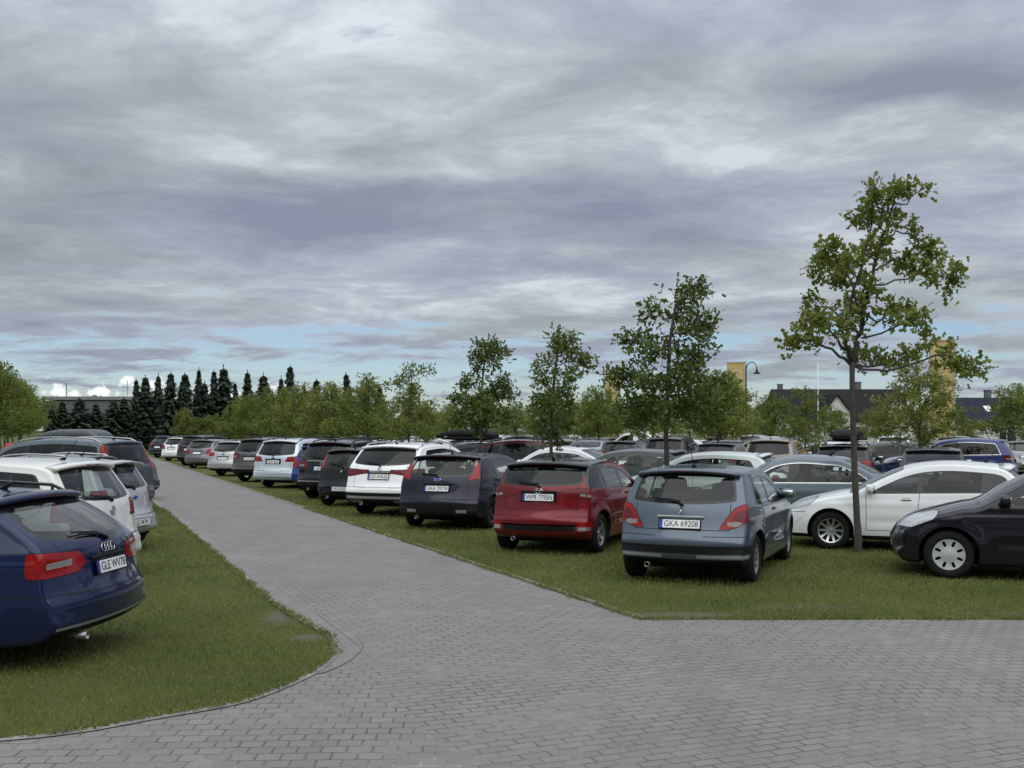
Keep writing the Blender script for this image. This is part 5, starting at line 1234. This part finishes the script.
# yellow advertising pylons
M['yellow']=simple('yellow_sheet',(.50,.37,.14),.6,0,.08,1.2); M['yellow_pale']=simple('pale_print',(.50,.46,.36),.6,0,.1,2)
PL={(736,362):'yellow pylon beside the gooseneck lamp',(942,340):'largest yellow pylon, behind the pale oak near the slender tree',(613,370):'yellow pylon almost hidden by dark oak leaves'}
for (px,py),lb in PL.items():
    Z={736:105,942:78,613:124}[px]; X=(px-512)/F*Z; H=CAM_H+(HY-py)/F*Z; wd=1.75
    r=empty('advertising_pylon',(X,Z,0),R(-14)); tag(r,lb,'pylon','yellow advertising pylons')
    b=MB(); 
    for sx in (-1,1): b.box((sx*(wd/2-.05),0,H/2),(.10,.5,H))
    b.box((0,0,H-.05),(wd,.5,.10)); link('frame',b.mesh('frame',[simple('pylon_frame',(.40,.37,.28),.6)]),r)
    b=MB(); b.box((0,0,H*.5+.6),(wd-.2,.40,H-1.4)); link('panel',b.mesh('panel',[M['yellow']]),r)
    b=MB(); b.tube([(.45*math.cos(a),-.215,H-1.5+.62*math.sin(a)) for a in np.linspace(-.6,3.9,14)],.05,4); b.tube([(-.1,-.215,H-2.3),(.15,-.215,H-3.4),(-.15,-.215,H-4.4)],.06,4); link('print',b.mesh('print',[M['yellow_pale']]),r)
# gooseneck lamp
Z=82; X=(746-512)/F*Z; H=CAM_H+(HY-366)/F*Z
r=empty('street_lamp',(X,Z,0)); tag(r,'black gooseneck street lamp beside a yellow pylon','street lamp')
b=MB(); b.tube([(0,0,0),(0,0,H*.5),(0,0,H)],[.09,.07,.05],10); b.lathe([(.14,0),(.14,.5),(.08,.7)],12,'z'); link('pole',b.mesh('pole',[M['black']],True),r)
b=MB(); b.tube([(.04+.40*(1-math.cos(a)),0,H-.25+.55*math.sin(a)+.0) for a in np.linspace(0,math.pi,14)],.032,8); b.tube([(0,0,H),(0,0,H+.42)],[.04,.012],6); link('arm',b.mesh('arm',[M['black']],True),r)
b=MB(); b.lathe([(.05,.02),(.08,-.10),(.14,-.22),(.30,-.34),(.31,-.36),(.02,-.33)],18,'z',(.84,0,H-.25)); link('lamp_shade',b.mesh('lamp_shade',[M['black']],True),r)
Z=95; r=empty('flagpole',((818-512)/F*Z,Z,0)); tag(r,'thin white flagpole left of the slender oak crown','flagpole')
b=MB(); b.tube([(0,0,0),(0,0,4),(0,0,CAM_H+(HY-362)/F*Z)],[.07,.055,.03],8); link('pole',b.mesh('pole',[M['white']],True),r); b=MB(); b.lathe([(.001,.06),(.05,.03),(.05,-.03),(.001,-.06)],10,'z',(0,0,CAM_H+(HY-362)/F*Z)); link('finial',b.mesh('finial',[M['white']],True),r)

# ------------------------------------------------------------------ cars
GR='cars parked nose-in along the lane'; G2='cars of the second parking row'; G3='cars of the third parking row'; G4='cars of the fourth parking row'; GL='cars parked left of the lane'
BLUEGREY=(.090,.115,.145); RED=(.15,.004,.010); NAVY=(.0035,.004,.017); WHITE=(.80,.81,.80); BLACK=(.005,.005,.0055); SILVER=(.42,.43,.44); BLUE=(.006,.035,.20); DGREY=(.05,.052,.058)
H1=22.5
place_car(model('three_door'),BLUEGREY,(2.33,13.75),23.5,'blue-grey three-door hatchback nearest the paved junction, red leaf-shaped tail lamps','car',GR,1,'GKA 69208',metal=.55)
place_car(model('supermini'),RED,(.63,16.97),22.4,'bright red hatchback with black roof, between dark blue and blue-grey hatchbacks','car',GR,1,'WPR 7795N',roof=BLACK,metal=.35)
place_car(model('tall_lamp_hatch',wheel=ALD),NAVY,(-1.21,21.1),20,'dark navy five-door hatchback with tall red lamps up its rear pillars','car',GR,1,'GKA 29778')
place_car(model('suv'),WHITE,(-2.66,24.25),H1,'white off-roader with chrome bumper trim and roof rails along the lane','car',GR,1,'GD 6M626',metal=0)
place_car(model('small_hatch'),BLACK,(-4.06,27.0),H1,'small black hatchback with number plate in its bumper, beside white off-roader','car',GR,1,'PO 5527J')
place_car(model('dark_suv'),BLACK,(-4.95,29.9),H1,'black off-roader with chrome strip under its rear window','car',GR,1,'GD 4K77')
place_car(model('hatch'),BLUE,(-6.05,34.0),H1,'bright royal blue hatchback squeezed between pale people carrier and black off-roader','car',GR,1,'GA 71E',metal=.3)
place_car(model('mpv'),(.55,.62,.66),(-7.55,35.8),H1,'pale icy-blue people carrier with dark rear window','car',GR,1,'GDA 6J52',metal=.3)
place_car(model('dark_suv',badge='oval'),(.085,.075,.065),(-9.4,39.8),H1,'brown-grey off-roader between silver estate and pale people carrier','car',GR,2,'GWE 2180',metal=.5)
place_car(model('mid_estate'),(.48,.48,.47),(-11.7,45.0),H1,'silver estate with wide red tail lamps and roof rails','car',GR,2,'GD 771P',metal=.6)
place_car(model('hatch',glass='mid'),(.16,.16,.165),(-15.5,53.6),H1,'grey hatchback just beyond the silver estate','car',GR,2,metal=.5)
place_car(model('dark_suv',badge='oval'),(.03,.028,.027),(-17.2,57.9),H1,'dark off-roader with pale plate beyond the grey hatchback','car',GR,2)
place_car(model('hatch',glass='mid'),WHITE,(-20.9,66.4),H1,'white hatchback near the lane end','car',GR,2,metal=0)
place_car(model('mid_estate'),(.012,.014,.025),(-24.3,74.5),H1,'near-black estate last along the lane, beside the spruces','car',GR,2)
# left of the lane
place_car(model('estate'),(.004,.011,.052),(-4.40,9.22),-85,'deep blue estate with silver window strip, nearest car left of the lane','car',GL,1,'GLE WV78',metal=.45)
place_car(model('compact_mpv',plate=.52),(.68,.67,.63),(-5.68,13.5),-80,'creamy white tall hatchback behind the deep blue estate','car',GL,1,metal=.05)
place_car(model('small_hatch',badge='oval',glass='mid',tail=[('tail',[(.60,.76),(1.1,.76),(1.1,.98),(.60,.98)],.4)],splen=.22),(.50,.51,.52),(-6.52,17.0),-79,'light silver hatchback with low bumper plate between cream hatchback and grey van','car',GL,1,'GS 4KW',metal=.5)
place_car(model('hatch',rails='alloy'),(.16,.165,.17),(-8.2,20.4),-78,'grey hatchback with roof rails half hidden by the silver hatchback','car',GL,2,metal=.5)
place_car(model('tall_mpv'),(.115,.145,.165),(-9.65,24.8),-73,'tall blue-grey people carrier with upright dark tailgate','car',GL,1,'GD 84C',metal=.5)
place_car(model('mid_estate',rails='trim',bars=True),(.05,.055,.06),(-11.0,29.3),-68,'dark grey estate carrying a long roof box behind the people carrier','car',GL,2,metal=.4)
place_car(model('dark_suv',badge='oval'),(.02,.02,.022),(-13.4,33.2),-68,'black off-roader with arched roof rails beyond the people carrier','car',GL,2)
place_car(model('hatch'),(.40,.05,.03),(-19.6,42.5),112,'red-orange hatchback under the yellow-green oaks','car',None,3,metal=.2)
# roof boxes
def roof_box(x,y,z,heading,colr,label,ln=2.0,w=.82,h=.38):
    r=empty('roof_box',(x,y,z),R(90-heading)); tag(r,label,'roof box')
    def shell(z0,z1,top,mat,nm):
        n=18; prof=[]; vs=[];fs=[]; m=16
        for i in range(n):
            t=i/(n-1); xx=(t-.5)*ln; s_=min(1,(1-abs(2*t-1)**6)+.02); hh=(1-.55*max(0,(t-.55)/.45)**2)*(1-.25*max(0,(.15-t)/.15)**2)
            for k in range(m):
                a=math.pi*k/(m-1); cy=math.copysign(abs(math.cos(a))**.45,math.cos(a)); cz=abs(math.sin(a))**.5
                vs.append((xx,cy*w/2*(.80+.2*s_),z0+(z1-z0)*cz*hh*(.5+.5*s_)))
        for i in range(n-1):
            for k in range(m-1): fs.append((i*m+k,(i+1)*m+k,(i+1)*m+k+1,i*m+k+1))
            fs.append((i*m+m-1,(i+1)*m+m-1,(i+1)*m,i*m))
        fs.append(tuple(range(m))); fs.append(tuple((n-1)*m+k for k in range(m))[::-1])
        b=MB(); b.add(vs,fs); return link(nm,b.mesh(nm,[mat],True),r)
    shell(.12,h,True,colr,'lid'); 
    q=shell(.12,0.0,False,M['black'],'base')
    b=MB()
    for sg in (-.3,.3):
        for sy in (-1,1): b.box((sg*ln,sy*(w/2+.004),.12),(.12,.02,.05),bev=.006)
    link('latch',b.mesh('latch',[M['steel']]),r)
    return r
def car_top(axle,heading,kind,back=0.0):
    p=SPEC[kind]; th=R(heading); d=(math.sin(th),math.cos(th)); k=p['wb']/2+back; return axle[0]+d[0]*k,axle[1]+d[1]*k,p['H']+.075
x,y,z=car_top((-11.0,29.3),-68,'mid_estate'); roof_box(x,y,z,-68,simple('box_grey',(.06,.065,.07),.35),'long dark grey roof box on an estate behind the tall people carrier',2.2)
# second row, noses to the left
def row2(kind,front,colr,label,lod=1,heading=-68,**k):
    kw={a:k.pop(a) for a in ('metal','rough','roof','plate','swap') if a in k}; grp=k.pop('group',G2)
    p=dict(SPEC[kind]); p.update(k); th=R(heading); ax=(front[0]-math.sin(th)*p['wb'],front[1]-math.cos(th)*p['wb'])
    place_car(model(kind,**k),colr,ax,heading,label,'car',grp,lod,**kw); return ax
row2('tall_lamp_hatch',(5.99,14.55),(.007,.006,.012),'near-black hatchback with silver slotted wheel covers beside the slender oak',metal=.2,wheel=CAP,grear='glass')
row2('sport_hatch',(5.44,17.85),(.81,.83,.82),'white five-door hatchback seen side-on behind the slender oak trunk',metal=0)
row2('saloon',(4.2,20.85),(.13,.16,.185),'grey-blue saloon side-on behind the white five-door hatchback',metal=.5)
row2('hatch',uv(21,11.9),(.70,.75,.73),'greenish white hatchback with arched roof behind the blue-grey three-door',2,metal=0,glass='glass')
row2('hatch',uv(24.5,11.9),(.035,.045,.045),'dark green-grey hatchback just right of the red hatchback roof',2,metal=.4,glass='glass',gfront='glass')
row2('saloon',uv(28.4,11.9),(.72,.73,.73),'white saloon seen over the roof of the red hatchback',2,metal=0)
row2('mpv',uv(31.8,11.7),(.07,.012,.016),'dark maroon people carrier behind the dark navy hatchback',2,metal=.3)
ax=row2('mid_estate',uv(35.3,11.7),(.02,.02,.022),'black estate under a dark roof box beyond the maroon people carrier',2,bars=True)
x,y,z=car_top(ax,-68,'mid_estate'); roof_box(x,y,z,-68,M['black'],'black roof box on the estate beyond the maroon people carrier',2.1)
row2('suv',uv(41,11.7),(.66,.66,.63),'off-white off-roader with pale roof rails above the small white off-roader',2,metal=.1)
for u,kd,c,lb in ((44.7,'hatch',DGREY,'dark grey hatchback beyond the off-white off-roader'),(48.4,'mid_estate',(.6,.6,.6),'pale silver estate behind the black off-roader'),(52.2,'dark_suv',(.03,.03,.035),'charcoal off-roader behind the royal blue hatchback'),(56,'mid_estate',(.04,.04,.045),'dark estate behind the pale people carrier'),(60,'hatch',(.3,.3,.31),'mid-grey hatchback behind the brown-grey off-roader'),(64,'mpv',(.05,.05,.06),'dark people carrier behind the silver estate')):
    row2(kd,uv(u,11.8),c,lb,3,metal=.3)
# third row, tails to the second lane
def row3(kind,u,colr,label,lod=2,v=22.4,**k):
    kw={a:k.pop(a) for a in ('metal','rough','roof','plate') if a in k}; a=uv(u,v); place_car(model(kind,**k),colr,a,H1,label,'car',G3,lod,**kw); return a
row3('hatch',18.4,(.40,.39,.37),'silver-brown hatchback cut by the frame edge above the near-black hatchback',metal=.5)
row3('estate',22.9,(.035,.035,.04),'dark estate whose tail rises behind the white five-door hatchback',grear='tint',glass='tint',rails=None,metal=.4)
a=row3('mid_estate',26.6,(.012,.012,.014),'black estate with roof box, tail toward the grey-blue saloon',bars=True)
x,y,z=car_top(a,H1,'mid_estate',-.1); roof_box(x,y,z,H1,M['black'],'glossy black roof box above the grey-blue saloon',2.0,.86)
row3('mpv',30.3,(.24,.20,.16),'beige people carrier with black tailgate glass near the street lamp',metal=.4)
row3('hatch',33.6,(.06,.075,.10),'slate blue hatchback right of the greenish white hatchback roof',metal=.4)
row3('dark_suv',37.2,(.035,.033,.035),'dark off-roader with roof bars behind the greenish white hatchback',bars=True,badge='oval')
row3('hatch',41,(.03,.045,.05),'dark teal hatchback left of the barred off-roader',metal=.3)
row3('saloon',44.6,(.30,.31,.33),'silver saloon nosing toward the white van',metal=.5)
row3('mid_estate',48.2,(.50,.49,.46),'beige-silver estate behind the white saloon',metal=.4,bars=True)
row3('dark_suv',51.8,(.04,.04,.045),'charcoal off-roader behind the maroon people carrier',badge='oval')
row3('mpv',56,(.5,.5,.5),'silver people carrier beyond the black roof box',metal=.4)
for u,c in ((60,(.05,.05,.06)),(64,(.6,.6,.6)),(68,(.02,.02,.05)),(72,(.3,.3,.3))): a=uv(u,22.4); place_car(model('mid_estate'),c,a,H1,'far estate whose roof shows under the first tree row','car','far roofs under the first tree row',3)
def row4(kind,u,colr,label,v=27.6,**k): row2(kind,uv(u,v),colr,label,3,group=G4,**k)
row4('dark_suv',29.4,(.035,.045,.15),'violet-blue off-roader with bright window strip near the frame edge',chrome_dlo=True,badge='oval',metal=.4)
row4('mid_estate',33.2,(.07,.075,.09),'slate estate behind the dark estate tail',metal=.4)
row4('hatch',36.8,(.70,.71,.71),'white hatchback roof beyond the glossy roof box',metal=0)
row4('mpv',40.4,(.45,.46,.47),'silver people carrier behind the black estate',metal=.4)
row4('hatch',44,(.05,.05,.06),'dark hatchback behind the beige people carrier')
row4('hatch',47.6,(.68,.69,.69),'white hatchback behind the slate blue one',metal=0)
row4('van',53,(.76,.77,.77),'white panel van under the dark oak by the second lane',v=29.6,metal=0,name_=None) if False else None
p=SPEC['van']; th=R(-68); f=uv(53.6,28.6); place_car(model('van'),(.76,.77,.77),(f[0]-math.sin(th)*p['wb'],f[1]-math.cos(th)*p['wb']),-68,'white panel van standing tall behind the rows','van',None,2,metal=0,name='delivery_van')
for i,(u,c,k) in enumerate(((58,(.05,.05,.055),'mid_estate'),(62,(.45,.45,.46),'mpv'),(66,(.02,.02,.04),'hatch'))): row4(k,u,c,'far car of the fourth row, roof just showing')
for i,(u,kd,c) in enumerate(((30,'mpv',(.62,.62,.6)),(34,'hatch',(.3,.3,.31)),(38,'dark_suv',(.05,.05,.06)),(42,'mpv',(.66,.66,.66)),(46,'mid_estate',(.08,.09,.12)),(50,'dark_suv',(.5,.5,.5)),(54,'mpv',(.66,.66,.66)),(58,'hatch',(.1,.1,.11)))):
    a=uv(u,38.5); place_car(model(kd),c,a,H1,'far car of the fifth row glimpsed between roofs','car','cars of the fifth parking row',3)

# ------------------------------------------------------------------ camera
cam=bpy.data.cameras.new('camera'); co=bpy.data.objects.new('camera',cam); col.objects.link(co); scene.camera=co
co.location=(0,0,CAM_H); co.rotation_euler=(R(90),0,0); cam.sensor_fit='HORIZONTAL'; cam.sensor_width=36; cam.lens=F/1024*36; cam.shift_y=(HY-384)/1024; cam.clip_end=3000; cam.clip_start=.1
vs=scene.view_settings; vs.view_transform='Standard'; vs.look='None'; vs.gamma=1; vs.exposure=.38; vs.use_curve_mapping=False
scene.render.engine='CYCLES'; scene.cycles.use_denoising=True; scene.cycles.transparent_max_bounces=12; scene.cycles.max_bounces=6
